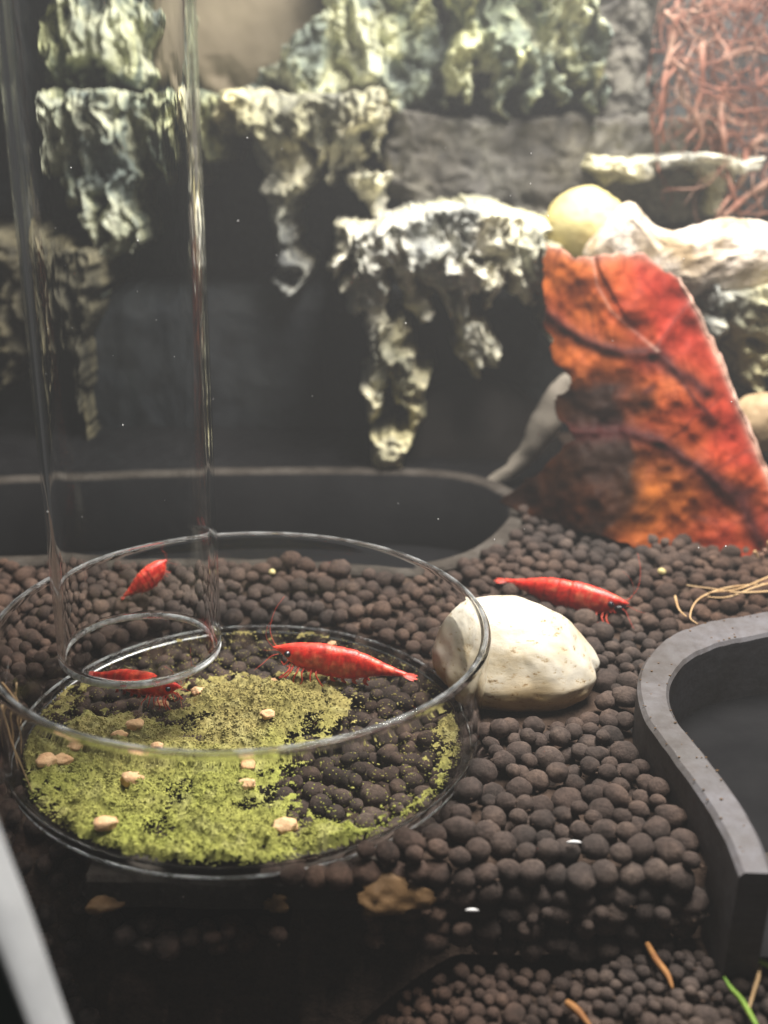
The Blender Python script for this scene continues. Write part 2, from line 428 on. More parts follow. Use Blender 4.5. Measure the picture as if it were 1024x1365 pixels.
# deep wall behind everything
def f_wall(U, V):
    return 1.0 + 0.5*fbm(U*0.006, V*0.004, 0, 3, 5) + 0.35*np.abs(fbm(U*0.02, V*0.006, 0, 8, 3))
relief('wall', 31.5, -320, 1350, -330, 680, 8, f_wall, 0, MAT['rock_dark'], jit=0.1, warp=False)
def f_tan(U, V):
    p = block(U, V, 215, 440, -200, 128, 0.6, 31, 40, 10); return np.where(p > 0, p+0.05*fbm(U*0.01, V*0.005, 0, 4), 0)
relief('tan_panel', 30.2, 180, 460, -220, 150, 4, f_tan, 0.6, MAT['tan'], jit=0.02, warp=False, label='smooth tan patch between the upper rocks')

# upper rocks
def f_ul(U, V):
    p = block(U, V, 55, 235, -200, 138, 1.6, 41, 40, 22)
    p = np.maximum(p, drip(U, V, 95, 34, -60, 60, 2.2, 42)); p = np.maximum(p, drip(U, V, 150, 30, -80, 110, 2.0, 43))
    return crag(p, U, V, 44, 0.55, 0.03, 0.012)
relief('upper_rock', 28.5, 30, 260, -220, 160, 2.5, f_ul, 2.0, MAT['rock_green'], seed=4)
def f_uc(U, V):
    top = 128-(U-325)*1.05
    p = block(U, V, 325, 600, -200, 150, 1.5, 51, 40, 18)
    p = np.where(V > top+8*vn(U*0.05, V*0.05), p, 0)
    p = np.maximum(p, drip(U, V, 480, 38, -90, 90, 2.1, 52)); p = np.maximum(p, drip(U, V, 545, 36, -80, 140, 2.2, 53))
    return crag(p, U, V, 54, 0.55, 0.03, 0.012)
relief('upper_rock', 28.5, 300, 620, -220, 175, 2.5, f_uc, 2.0, MAT['rock_green'], seed=5)
def f_ur(U, V):
    p = block(U, V, 596, 790, -200, 118, 1.9, 61, 34, 18)
    for uc, hw, v1, s_ in ((625, 22, 155, 1), (660, 26, 165, 2), (705, 24, 158, 3), (735, 22, 150, 4), (772, 20, 190, 5), (640, 22, 90, 6)):
        p = np.maximum(p, drip(U, V, uc, hw, -90, v1, 2.4, 60+s_))
    return crag(p, U, V, 64, 0.6, 0.032, 0.012)
relief('upper_rock', 28.0, 575, 815, -220, 215, 2.5, f_ur, 2.4, MAT['rock_green'], seed=6)
def f_strip(U, V):
    p = block(U, V, 785, 880, -200, 205, 0.7, 71, 30, 10)
    p = np.maximum(p, drip(U, V, 872, 10, -40, 128, 1.3, 72)); p = np.maximum(p, drip(U, V, 790, 16, 100, 208, 1.4, 73))
    return crag(p, U, V, 74, 0.22)
relief('upper_rock', 29.3, 770, 900, -220, 215, 2.5, f_strip, 1.5, MAT['rock_grey'], seed=7)

# middle shelves
def f_ml(U, V):
    p = block(U, V, 28, 330, 128, 172, 1.9, 81, 16, 10)
    for uc, hw, v1, s_ in ((60, 30, 230, 1), (105, 40, 280, 2), (158, 36, 398, 3), (185, 22, 330, 4), (130, 26, 340, 5), (235, 30, 240, 6), (275, 26, 215, 7)):
        p = np.maximum(p, drip(U, V, uc, hw, 150, v1, 1.9, 80+s_))
    return crag(p, U, V, 84, 0.4)
relief('ledge', 26.6, 0, 350, 105, 430, 2.2, f_ml, 3.0, MAT['rock_green'], seed=8)
def f_ll(U, V):
    p = block(U, V, -120, 70, 300, 420, 1.2, 161, 30, 22)
    for uc, hw, v1, s_ in ((70, 26, 470, 1), (95, 20, 560, 2), (20, 40, 520, 3), (110, 16, 610, 4), (-40, 40, 560, 5)):
        p = np.maximum(p, drip(U, V, uc, hw, 330, v1, 1.6, 160+s_))
    return crag(p, U, V, 164, 0.35)
relief('ledge', 25.6, -140, 150, 270, 630, 2.5, f_ll, 3.0, MAT['rock_olive'], seed=16, label='dim olive brown ledge beside the glass tube')
def f_mc(U, V):
    p = block(U, V, 296, 522, 124, 182, 2.2, 91, 16, 12)
    for uc, hw, v1, s_ in ((380, 30, 388, 1), (320, 22, 190, 2), (425, 36, 235, 3), (478, 34, 235, 4), (505, 22, 215, 5), (452, 20, 260, 6), (495, 30, 300, 7)):
        p = np.maximum(p, drip(U, V, uc, hw, 150 if s_ < 7 else 225, v1, 2.0, 90+s_))
    return crag(p, U, V, 94, 0.42)
relief('ledge', 26.5, 270, 545, 105, 410, 2.2, f_mc, 3.0, MAT['rock'], seed=9)
# grey faces right of the middle
def f_gf(U, V):
    p = block(U, V, 520, 960, 150, 305, 0.9, 101, 30, 12)
    return crag(p, U, V, 104, 0.12, 0.02, 0.008)
relief('rock_face', 27.6, 500, 985, 130, 330, 4, f_gf, 3.0, MAT['rock_grey'], seed=10)
def f_rs(U, V):
    p = block(U, V, 780, 1000, 204, 232, 1.5, 111, 9, 6)
    for uc, hw, v1, s_ in ((945, 13, 300, 1), (800, 14, 250, 2), (840, 14, 245, 3), (960, 20, 240, 4)):
        p = np.maximum(p, drip(U, V, uc, hw, 205, v1, 0.9, 110+s_))
    return crag(p, U, V, 114, 0.16)
relief('ledge', 26.3, 770, 1005, 190, 315, 2.2, f_rs, 1.5, MAT['rock'], seed=11)

def f_lb(U, V):
    p = block(U, V, -400, 900, 380, 790, 0.8, 151, 90, 20); return crag(p, U, V, 154, 0.14, 0.010, 0.006)
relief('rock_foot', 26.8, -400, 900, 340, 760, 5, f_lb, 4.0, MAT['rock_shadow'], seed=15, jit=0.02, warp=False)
# the hanging centre ledge
def f_cl(U, V):
    top = 274 + 0.0011*(U-610)**2 + 5*vn(U*0.04, 2.0)
    p = block(U, V, 462, 742, 240, 372, 2.0, 121, 20, 20)
    p = np.where(V > top, p*np.sqrt(np.clip((V-top)/10, 0, 1)), 0)
    q = 0
    for uc, hw, v0, v1, s_ in ((500, 26, 330, 470, 1), (515, 22, 420, 520, 2), (503, 15, 500, 560, 3), (545, 24, 460, 575, 4), (528, 18, 560, 625, 5),
                               (560, 30, 330, 420, 6), (617, 30, 330, 455, 7), (628, 20, 420, 505, 8), (660, 18, 330, 402, 9), (718, 26, 320, 440, 10),
                               (455, 12, 300, 372, 11), (585, 20, 340, 420, 12), (640, 14, 450, 480, 13), (690, 24, 330, 400, 14)):
        q = np.maximum(q, drip(U, V, uc, hw, v0, v1, 1.9, 120+s_))
    p = np.maximum(p, q)
    return crag(p, U, V, 124, 0.45, 0.04, 0.024)
relief('hanging_ledge', 24.0, 430, 770, 250, 640, 2.0, f_cl, 2.0, MAT['rock'], seed=12, label='pale dripping ledge over the rear well')
def f_rl(U, V):
    p = block(U, V, 905, 1150, 372, 420, 1.8, 131, 16, 14)
    for uc, hw, v1, s_ in ((940, 26, 470, 1), (985, 26, 520, 2), (1030, 26, 470, 3), (1080, 40, 500, 4), (960, 16, 440, 5)):
        p = np.maximum(p, drip(U, V, uc, hw, 385, v1, 1.5, 130+s_))
    return crag(p, U, V, 134, 0.35)
relief('ledge', 23.0, 890, 1160, 355, 620, 2.4, f_rl, 2.5, MAT['rock'], seed=13)
def f_rb(U, V):
    p = block(U, V, 880, 1200, 400, 640, 0.8, 141, 40, 20); return crag(p, U, V, 144, 0.3)
relief('rock_face', 24.6, 860, 1200, 380, 650, 4, f_rb, 2.0, MAT['rock_grey'], seed=14)

# ------------------------------------------------------------------ the tray: two wells and a front lip
tray = empty('planter_tray', (0, 12, -1.3), 'grey plastic tray with raised curved well rims around the soil', 'tray')
def wall_strip(name, outer, inner, ztop, zbot, parent, mat, closed=False, dz=0.03):
    o = np.asarray(outer); i = np.asarray(inner); n = len(o)
    rings = []
    off = (i-o)/np.linalg.norm(i-o, axis=1)[:, None]*0.05
    wob = 0.012*fbm(o[:, 0]*3, o[:, 1]*3, 0, 5, 3)
    for q, z in ((o, zbot), (o, ztop-0.05), (o+off, ztop), (i-off, ztop), (i, ztop-0.05), (i, zbot)):
        rings.append(np.c_[q, np.full(n, z)+(wob if z > zbot else 0)])
    V = np.stack(rings, 1).reshape(-1, 3); Fc = []
    for k in range(n if closed else n-1):
        k2 = (k+1) % n
        for a in range(6):
            b = (a+1) % 6
            Fc.append((k*6+a, k2*6+a, k2*6+b, k*6+b))
    if not closed:
        Fc.append(tuple(range(6))); Fc.append(tuple((n-1)*6+5-a for a in range(6)))
    return fix_normals(mk(name, V, Fc, mat, parent, smooth=False))
def offset_closed(P, d):
    T = np.roll(P, -1, 0)-np.roll(P, 1, 0); T /= np.linalg.norm(T, axis=1)[:, None]
    return P + d*np.c_[-T[:, 1], T[:, 0]]

ZR = 0.22
rw_px = [(-160, 755), (60, 750), (250, 752), (400, 757), (520, 763), (590, 757), (650, 738), (692, 706), (705, 680), (690, 655), (640, 634), (560, 624), (420, 622), (260, 624), (100, 630), (-40, 640), (-190, 690)]
RW = np.array([at_z(u, v, ZR)[:2] for u, v in rw_px])
RWs = spline(np.r_[RW, RW[:1]], 150)[:-1]
RWi = offset_closed(RWs, 0.38)
if np.mean(np.linalg.norm(RWi-RWs.mean(0), axis=1)) > np.mean(np.linalg.norm(RWs-RWs.mean(0), axis=1)): RWi = offset_closed(RWs, -0.38)
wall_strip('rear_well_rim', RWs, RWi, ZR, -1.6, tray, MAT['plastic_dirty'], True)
def flat_poly(name, P, z, parent, mat):
    V = np.c_[P, np.full(len(P), z)]; V = np.r_[V, [[*P.mean(0), z]]]
    n = len(P); return mk(name, V, [(i, (i+1) % n, n) for i in range(n)], mat, parent, smooth=False)
RWl = offset_closed(RWi, 0.04 if np.abs(offset_closed(RWi, 0.04)-RWi.mean(0)).mean() < np.abs(RWi-RWi.mean(0)).mean() else -0.04)
nl = len(RWl); V = np.r_[np.c_[RWi, np.full(nl, ZR-0.07)], np.c_[RWl, np.full(nl, ZR-0.10)], np.c_[RWl, np.full(nl, -1.45)]]
mk('rear_well_lining', V, [(k*nl+i, k*nl+(i+1) % nl, (k+1)*nl+(i+1) % nl, (k+1)*nl+i) for k in range(2) for i in range(nl)], MAT['black'], tray)  # near-black sheet painting the shade inside the rear well
flat_poly('rear_well_floor', RWi, -1.5, tray, MAT['black'])

ZS = 0.55
so = [(1150, 806), (1075, 808), (1010, 816), (945, 827), (893, 847), (860, 878), (850, 912), (858, 950), (882, 988), (916, 1032), (948, 1080), (970, 1122), (986, 1164)]
si = [(1150, 846), (1085, 846), (1015, 852), (960, 864), (922, 884), (903, 908), (900, 932), (910, 956), (937, 990), (972, 1032), (1003, 1078), (1024, 1120), (1040, 1166)]
SO = spline(np.array([at_z(u, v, ZS)[:2] for u, v in so]), 90)
SI = spline(np.array([at_z(u, v, ZS)[:2] for u, v in si]), 90); SI = SO+(SI-SO)*0.86
wall_strip('side_well_rim', SO, SI, ZS, -1.25, tray, MAT['plastic'])
far = np.array([[SI[-1][0]+4, SI[-1][1]], [SI[0][0]+2, SI[0][1]]])
flat_poly('side_well_floor', np.r_[SI, far], -0.42, tray, MAT['black'])
SWPOLY = np.r_[SO, far]
# front lip and the wall under it, painted black for the shade there
c0 = at_z(111, 1177, -0.3); c1 = at_z(985, 1190, -0.3)
def bar(name, x0, x1, y0, y1, z0, z1, parent, mat, bev=0.05, seg=40):
    pr = [(y0+bev, z0), (y0, z0+bev), (y0, z1-bev), (y0+bev, z1), (y1-bev, z1), (y1, z1-bev), (y1, z0+bev), (y1-bev, z0)]
    xs = np.linspace(x0, x1, seg); V = []
    for x in xs:
        for y, z in pr: V.append((x, y+0.01*float(vn(x*2, y*3)), z+0.015*float(vn(x*2.2, z*4, 0, 3))))
    Fc = grid_faces(8, seg, True); Fc += [tuple(range(7, -1, -1)), tuple((seg-1)*8+i for i in range(8))]
    return fix_normals(mk(name, V, Fc, mat, parent, smooth=False))
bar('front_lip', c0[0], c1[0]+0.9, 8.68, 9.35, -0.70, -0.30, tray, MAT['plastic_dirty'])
bar('front_wall', c0[0]+0.25, c1[0]+0.9, 8.92, 9.3, -4.5, -0.72, tray, MAT['black'])

# ------------------------------------------------------------------ soil
DC = np.array([-1.69, 11.27]); DISH_R = 2.80; DZ = -0.08      # dish centre, footprint
def T_top(x, y):
    x = np.asarray(x, float); y = np.asarray(y, float)
    t = 0.06 + 0.20*sstep(13.5, 16.5, y) + 0.05*fbm(x*0.5, y*0.5, 0, 77, 2)
    low = -1.05 + 0.27*sstep(1.6, 3.2, x) - 3.2*np.clip((0.9-x)/2.6, 0, 1)**1.3
    fr = np.where(y > 8.34, np.maximum(-(8.58-y)*2.0, low), low)
    t = np.where(y < 8.58, fr, t)
    notch = (x > c0[0]) & (x < -0.95-0.25*vn(y*2, 1.0)) & (y < 9.4)
    t = np.where(notch & (y > 8.6), -0.85, np.where(notch, np.minimum(t, low), t))
    lft = (x <= c0[0]) & (y < 9.6); t = np.where(lft, np.minimum(t, -0.2-(9.6-y)*1.6), t)
    d = np.hypot(x-DC[0], y-DC[1]); t = np.where(d < DISH_R+0.2, np.minimum(t, -0.13), t)
    return t
def blocked(x, y, r):
    b = in_poly(x, y, RWs) | in_poly(x, y, SWPOLY)
    x = np.asarray(x); y = np.asarray(y)
    d1 = np.sqrt(((RWs[None]-np.stack([x, y], -1)[:, None])**2).sum(-1)).min(1)
    d2 = np.sqrt(((SO[None]-np.stack([x, y], -1)[:, None])**2).sum(-1)).min(1)
    return b | (d1 < r*0.55) | (d2 < r*0.9)

# substrate sheet under the pellets
gx = np.linspace(-10, 9, 190); gy = np.linspace(6.6, 26, 190)
GX, GY = np.meshgrid(gx, gy)
GZ = T_top(GX, GY)-0.17-0.15*(np.hypot(GX-DC[0], GY-DC[1]) < DISH_R)+0.05*fbm(GX*2.5, GY*2.5, 0, 5, 3)
GZ = np.where((GY < 8.68) & (GX > c0[0]), np.minimum(GZ, T_top(GX, np.full(GX.shape, 8.2))-0.12), GZ)
ctr = lambda a: (a[:-1, :-1]+a[1:, :-1]+a[:-1, 1:]+a[1:, 1:]).ravel()/4
hole = in_poly(ctr(GX), ctr(GY), RWs) | in_poly(ctr(GX), ctr(GY), SWPOLY)
VG = np.stack([GX, GY, GZ], -1).reshape(-1, 3); rear = (ctr(GY) > 20.3) & (ctr(GX) < 4.5)
put(mk('soil_bed', VG, [f_ for f_, h_, r_ in zip(grid_faces(190, 190), hole, rear) if not h_ and not r_], MAT['soil']),
    'fine dark brown sediment under the soil pellets', 'ground', kind='structure')
put(mk('rear_silt', VG-np.array([0, 0, 0.1]), [f_ for f_, h_, r_ in zip(grid_faces(190, 190), hole, rear) if not h_ and r_], MAT['black']),
    'black silt between the rear well and the rock wall', 'ground', kind='structure')  # black copy of the bed; its colour carries the ledges' shade

N = 38000
cx = np.r_[RNG.uniform(-8.5, 8.0, N), RNG.uniform(-1.6, 4.8, 9000)]; cy = np.r_[RNG.uniform(7.0, 21.0, N), RNG.uniform(6.6, 8.7, 9000)]
pu, pv, _ = project(np.stack([cx, cy, T_top(cx, cy)], -1))
keep = (pu > -70) & (pu < 1090) & (pv > 655) & (pv < 1420)
cx, cy = cx[keep], cy[keep]
cr = RNG.uniform(0.108, 0.166, len(cx))*RNG.choice([0.8, 1.0, 1.0, 1.0, 1.12], len(cx))
cr = np.where(cy < 8.25, cr*0.60, cr)
bl = blocked(cx, cy, cr); cx, cy, cr = cx[~bl], cy[~bl], cr[~bl]
SHELL = np.array([1.80, 12.75])
K = 4
JX = cx[:, None]+np.c_[np.zeros(len(cx)), RNG.uniform(-.16, .16, (len(cx), K-1))]; JY = cy[:, None]+np.c_[np.zeros(len(cx)), RNG.uniform(-.16, .16, (len(cx), K-1))]
JT = T_top(JX, JY)
PX = np.zeros((6100, 4)); n = 0
buck = {}
def keep_pellet(x, y, z, r):
    global n
    PX[n] = (x, y, z, r); buck.setdefault((int(math.floor(x/0.6)), int(math.floor(y/0.6))), []).append(n); n += 1
for zi, z0 in enumerate((-0.08, -0.27, -0.46, -0.65, -0.83)):           # the steep front of the bed
    x = -1.15+0.30*zi+random.uniform(0, .2)
    while x < c1[0]+0.05:
        r = random.uniform(0.12, 0.165)
        keep_pellet(x, 8.60+0.16*z0+random.uniform(-.05, .05)+0.25*zi*sstep(0.6, -1.2, x), z0+random.uniform(-.05, .05), r); x += r*random.uniform(1.65, 1.9)
for i in range(len(cx)):
    r = cr[i]; best = None
    ci, cj = int(math.floor(cx[i]/0.6)), int(math.floor(cy[i]/0.6))
    near = [k for a in (-1, 0, 1) for b in (-1, 0, 1) for k in buck.get((ci+a, cj+b), ())]
    Q = PX[near]
    for k in range(K):
        x, y, t = JX[i, k], JY[i, k], JT[i, k]; z = t-0.36+r*0.6
        if len(near):
            d2 = (Q[:, 0]-x)**2+(Q[:, 1]-y)**2; rr = (Q[:, 3]+r)*0.93
            h = d2 < rr*rr
            if h.any(): z = max(z, (Q[h, 2]+np.sqrt(rr[h]**2-d2[h])).max())
        if best is None or z-t < best[0]: best = (z-t, x, y, z, t)
    dz, x, y, z, t = best
    ind = math.hypot(x-DC[0], y-DC[1]) < DISH_R+0.25
    if y < 8.34 and x < -0.9: continue
    if z+r*(1.0 if ind else 0.35) > t+(0.0 if ind else 0.10): continue
    if math.hypot((x-SHELL[0]-0.1)/1.12, (y-SHELL[1]+0.3)/1.05) < 1.0 and z+r > -0.06: continue
    keep_pellet(x, y, z, r)
    if n >= 5990: break
PX = PX[:n]
# a few perched on the rear rim
for u, v, r in ((388, 745, 0.19), (408, 752, 0.16), (454, 757, 0.19), (352, 758, 0.15), (700, 680, 0.16), (366, 752, 0.15)):
    p = at_z(u, v, ZR+r*0.8); PX = np.r_[PX, [[p[0], p[1]-0.05, ZR+r*0.85, r]]]
n = len(PX)
bl = blocked(PX[:-6, 0], PX[:-6, 1], PX[:-6, 3]*0.8); PX = np.r_[PX[:-6][~bl], PX[-6:]]; n = len(PX)

# which ones show largest: a coarse depth buffer
pu, pv, pd = project(PX[:, :3])
H_, W_ = 512, 384; zb = np.full((H_, W_), 1e9); ib = np.full((H_, W_), -1)
for k in range(n):
    a, b, rr = pu[k]*0.375, pv[k]*0.375, PX[k, 3]*F/pd[k]*0.375
    i0, i1, j0, j1 = int(max(0, a-rr)), int(min(W_-1, a+rr)), int(max(0, b-rr)), int(min(H_-1, b+rr))
    if i1 < i0 or j1 < j0: continue
    jj, ii = np.mgrid[j0:j1+1, i0:i1+1]; d = (ii-a)**2+(jj-b)**2
    mk_ = (d <= rr*rr) & (pd[k]-PX[k, 3]*0.6 < zb[j0:j1+1, i0:i1+1])
    zb[j0:j1+1, i0:i1+1][mk_] = pd[k]-PX[k, 3]*0.6; ib[j0:j1+1, i0:i1+1][mk_] = k
cnt = np.bincount(ib[ib >= 0], minlength=n)
order = np.argsort(-cnt)
single = set(order[:300].tolist())

variants = []
for s_ in range(12):
    v, f = ico(3); v = v.copy()
    k = 1+0.10*fbm(v[:, 0]*1.2+s_*9, v[:, 1]*1.2, v[:, 2]*1.2, s_, 3)+0.035*fbm(v[:, 0]*5, v[:, 1]*5, v[:, 2]*5, s_+40, 3)
    v = v*k[:, None]*np.array([1+0.32*random.random()**1.5, 1, 0.82+0.16*random.random()])
    me = bpy.data.meshes.new('soil_pellet'); me.from_pydata((v*S).tolist(), [], f); me.shade_smooth(); me.materials.append(MAT['pellet'])
    variants.append((v, me))
v2, f2 = ico(2)
rest = []
for k in range(n):
    x, y, z, r = PX[k]
    rot = Matrix.Rotation(random.uniform(0, 6.28), 3, 'Z') @ Matrix.Rotation(random.uniform(-0.5, 0.5), 3, 'X')
    if k in single:
        o = bpy.data.objects.new('soil_pellet', variants[k % 12][1]); col.objects.link(o)
        o.location = Vector((x, y, z))*S; o.rotation_euler = rot.to_euler(); o.scale = (r,)*3
        ds = math.hypot(x-SHELL[0]-0.1, y-SHELL[1]+0.1); dd = math.hypot(x-DC[0], y-DC[1]); dw = np.hypot(SO[:, 0]-x, SO[:, 1]-y).min()
        if k >= n-6: lg = ('dark brown soil pellet perched against the rear well rim', 'soil pellets on the rear well rim')
        elif z < -0.62 and y < 8.5: lg = ('small dark soil pellet on the lower bed below the tray', 'soil pellets of the lower bed')
        elif y < 8.72: lg = ('dark brown soil pellet on the steep front edge of the bed', 'soil pellets of the steep front edge')
        elif dd < 2.95: lg = ('dark brown soil pellet under the glass dish', 'soil pellets under the dish')
        elif dw < 0.42: lg = ('dark brown soil pellet lying against the side well wall', 'soil pellets along the side well')
        elif ds < 1.5: lg = ('dark brown soil pellet lying around the white stone', 'soil pellets around the white stone')
        elif y > 14.0: lg = ('dark brown soil pellet behind the dish towards the rear well', 'soil pellets behind the dish')
        elif dd < 3.5: lg = ('dark brown soil pellet lying just outside the dish wall', 'soil pellets around the dish')
        else: lg = ('rounded dark brown soil pellet in the open bed between dish and side well', 'soil pellets of the open bed')
        put(o, lg[0], 'soil pellet', lg[1])
    elif cnt[k] > 0 or math.hypot(x-DC[0], y-DC[1]) < 3.2:
        s_ = k % 12
        q = v2*(1+0.10*fbm(v2[:, 0]*1.2+s_*9, v2[:, 1]*1.2, v2[:, 2]*1.2, s_, 3))[:, None]*np.array([1+0.025*s_, 1, 0.9])*r
        rest.append((q@np.array(rot).T+[x, y, z], f2))
V, Fc = merge(rest)
put(mk('soil_pellets', V, Fc, MAT['pellet']), 'remaining dark brown soil pellets filling the bed', 'soil pellets', kind='stuff')
# fine crumbs between the pellets
cr_ = []
v1, f1 = ico(1)
for k in range(5000):
    i = random.randrange(n); x, y, z, r = PX[i]
    a = random.uniform(0, 6.28); q = random.uniform(0.008, 0.026)
    xx, yy = x+math.cos(a)*r*1.05, y+math.sin(a)*r*1.05
    if math.hypot(xx-DC[0], yy-DC[1]) < 3.0 or blocked(np.array([xx]), np.array([yy]), np.array([0.05]))[0]: continue
    cr_.append((v1*np.array([1.2, 1, 0.8])*q+[xx, yy, z+r*random.uniform(-0.5, 0.25)], f1))
V, Fc = merge(cr_)
put(mk('soil_crumbs', V, Fc, MAT['soil']), 'tiny brown crumbs caught between the soil pellets', 'soil crumbs', kind='stuff')
gr_ = []
for k in range(70):                                              # grit lying on the well rim
    i = random.randrange(5, 85); f_ = random.choice([0.08, 0.15, 0.9, random.uniform(0.1, 0.9)]); q = random.uniform(0.006, 0.014)
    p = SO[i]*(1-f_)+SI[i]*f_
    gr_.append((v1*np.array([1.6, 1, 0.7])*q+[p[0], p[1], ZS+q*0.3], f1))
V, Fc = merge(gr_)
put(mk('rim_grit', V, Fc, MAT['flake_brown']), 'fine brown grit scattered on the side well rim', 'grit', kind='stuff')

# ------------------------------------------------------------------ glass dish and feeding tube
RIMZ = 1.58
dish = empty('feeding_dish', (DC[0], DC[1], DZ), 'shallow round clear glass feeding dish holding green food', 'glass dish')
def arc(cx_, cz, r, a0, a1, k): return [(cx_+r*math.cos(math.radians(a0+(a1-a0)*i/(k-1))), cz+r*math.sin(math.radians(a0+(a1-a0)*i/(k-1)))) for i in range(k)]
RB = 2.94
prof = arc(RB-0.18, 0.20, 0.18, -90, -6, 10)                         # outer foot
prof += [(RB+0.01, 0.5), (RB+0.03, 0.8), (RB+0.06, 1.1), (RB+0.07, 1.25), (RB+0.075, RIMZ-0.14)]
prof += arc(RB+0.02, RIMZ-0.075, 0.062, 0, 180, 12)                 # rounded lip
prof += [(RB-0.035, RIMZ-0.14), (RB-0.04, 1.25), (RB-0.05, 1.1), (RB-0.07, 0.8), (RB-0.09, 0.5)]
prof += arc(RB-0.20, 0.20, 0.11, 6, -84, 9) + [(RB-0.205, 0.085), (RB-0.205, 0.02)]
V, Fc = lathe(prof, (DC[0], DC[1], DZ), 160); fix_normals(mk('wall', V, Fc, MAT['glass'], dish))
an = np.linspace(0, 2*math.pi, 120, endpoint=False)
V = np.r_[np.c_[DC[0]+(RB-0.203)*np.cos(an), DC[1]+(RB-0.203)*np.sin(an), np.full(120, DZ+0.07)], [[DC[0], DC[1], DZ+0.07]]]
mk('base', V, [(k, (k+1) % 120, 120) for k in range(120)], MAT['thin'], dish, smooth=False)
def torus(c, R, r, n=160, m_=14, wob=0.0):
    return lathe([(R+r*math.cos(a), r*math.sin(a)*1.1) for a in np.linspace(0, 2*math.pi, m_, endpoint=False)], c, n)
V, Fc = torus((DC[0], DC[1], DZ+RIMZ-0.022), RB+0.02, 0.028); fix_normals(mk('rim', V, Fc, MAT['lip'], dish))  # partly white ring painting highlights along the rim
V, Fc = torus((DC[0], DC[1], DZ+0.055), RB-0.06, 0.022); fix_normals(mk('foot_ring', V, Fc, MAT['foot_lip'], dish))  # added ring, a painted highlight along the foot

TC = at_d(188, 862, 12.75)
tube = empty('glass_tube', (TC[0], TC[1], TC[2]), 'tall clear glass feeding tube hanging down into the dish', 'glass tube')
TR, TT = 1.00, 0.085
ht = 9.5
pr = arc(TR-TT*0.5, TT*0.6, TT*0.62, -180, 0, 9)
pr = arc(TR-TT*0.5, TT*0.6, TT*0.5, -180, 0, 9) + [(TR, 0.09), (TR, 0.15), (TR, 0.25), (TR, 0.28), (TR, ht-0.06), (TR, ht-0.03), (TR, ht), (TR-TT, ht), (TR-TT, ht-0.03), (TR-TT, ht-0.06), (TR-TT, 0.28), (TR-TT, 0.15), (TR-TT, 0.09)]
V, Fc = lathe(pr, (TC[0], TC[1], TC[2]), 128); fix_normals(mk('tube_wall', V, Fc, MAT['tube_glass'], tube))
V, Fc = torus((TC[0], TC[1], TC[2]-0.015), TR-TT*0.5, 0.042); fix_normals(mk('lip', V, Fc, MAT['tube_lip'], tube))  # ring whitened to paint the highlight on the tube mouth

# ------------------------------------------------------------------ food in the dish
FZ = DZ+0.075
def wxy(u, v, z=FZ+0.05): return at_z(u, v, z)[:2]
g = np.linspace(-2.8, 2.8, 280); FX, FY = np.meshgrid(g, g)
WX, WY = FX+DC[0], FY+DC[1]
fu, fv, _ = project(np.stack([WX, WY, np.full(WX.shape, FZ+0.08)], -1))
def gau(u, v, su, sv): return np.exp(-((fu-u)/su)**2-((fv-v)/sv)**2)
dens = 0.72 - 1.9*gau(490, 1030, 118, 58) - 1.2*gau(170, 930, 110, 34) - 1.5*gau(320, 868, 260, 34) - 1.3*gau(540, 930, 100, 55) - 0.35*gau(480, 1090, 90, 22) \
    + 0.55*gau(330, 940, 90, 35) + 0.6*gau(405, 925, 45, 26) + 0.4*gau(300, 1115, 170, 35) + 0.75*gau(615, 1000, 34, 80) + 0.9*gau(565, 1075, 75, 24) + 0.7*gau(480, 1118, 80, 20) + 0.25*gau(200, 1030, 140, 60)
lump = fbm(WX*2.2, WY*2.2, 0, 201, 5, 0.6); fine = fbm(WX*9, WY*9, 0, 207, 4, 0.65)
hgt = 0.085*dens + 0.085*lump*np.clip(dens+0.3, 0, 1) + 0.034*fine + 0.004
rad = np.hypot(FX, FY); hgt = np.where(rad > 2.66, hgt-(rad-2.66)*2.2, hgt)
hgt += (0.11*gau(405, 925, 46, 26)+0.06*gau(320, 940, 70, 22))*(1+0.5*lump)
ok = hgt > 0.004
cells = ok[:-1, :-1] & ok[1:, :-1] & ok[:-1, 1:] & ok[1:, 1:]
used = np.zeros(ok.shape, bool)
for a in (slice(None, -1), slice(1, None)):
    for b in (slice(None, -1), slice(1, None)): used[a, b] |= cells
idx = np.full(ok.shape, -1); idx[used] = np.arange(used.sum())
V = np.stack([WX, WY, FZ+np.maximum(hgt, 0)], -1)[used]
jj, ii = np.nonzero(cells); Fq = np.c_[idx[jj, ii], idx[jj, ii+1], idx[jj+1, ii+1], idx[jj+1, ii]].tolist()
nV = len(V)
def food_col(x, y):
    a = 0.5+0.5*fbm(x*1.1, y*1.1, 0, 211, 4); b = 0.5+0.5*vn(x*7, y*7, 0, 212)
    fr = sstep(12.6, 8.9, y)
    olive = np.array([0.235, 0.20, 0.075]); lime = np.array([0.245, 0.26, 0.060]); pale = np.array([0.38, 0.36, 0.17])
    c = olive + (lime-olive)*np.clip(fr*0.75+0.5*(a-0.5), 0, 1)[..., None]
    return c + (pale-c)*np.clip((b-0.6)*0.9, 0, 0.5)[..., None]
C = food_col(V[:, 0], V[:, 1])
parts = [(V, Fq)]; cols = [C]
dflat = np.clip(dens+0.25*lump+0.12, 0.06, 1.0)*(rad < 2.70)
pr_ = (dflat/dflat.sum()).ravel()
pick = RNG.choice(len(pr_), 25000, p=pr_)
v0_, f0_ = ico(1)
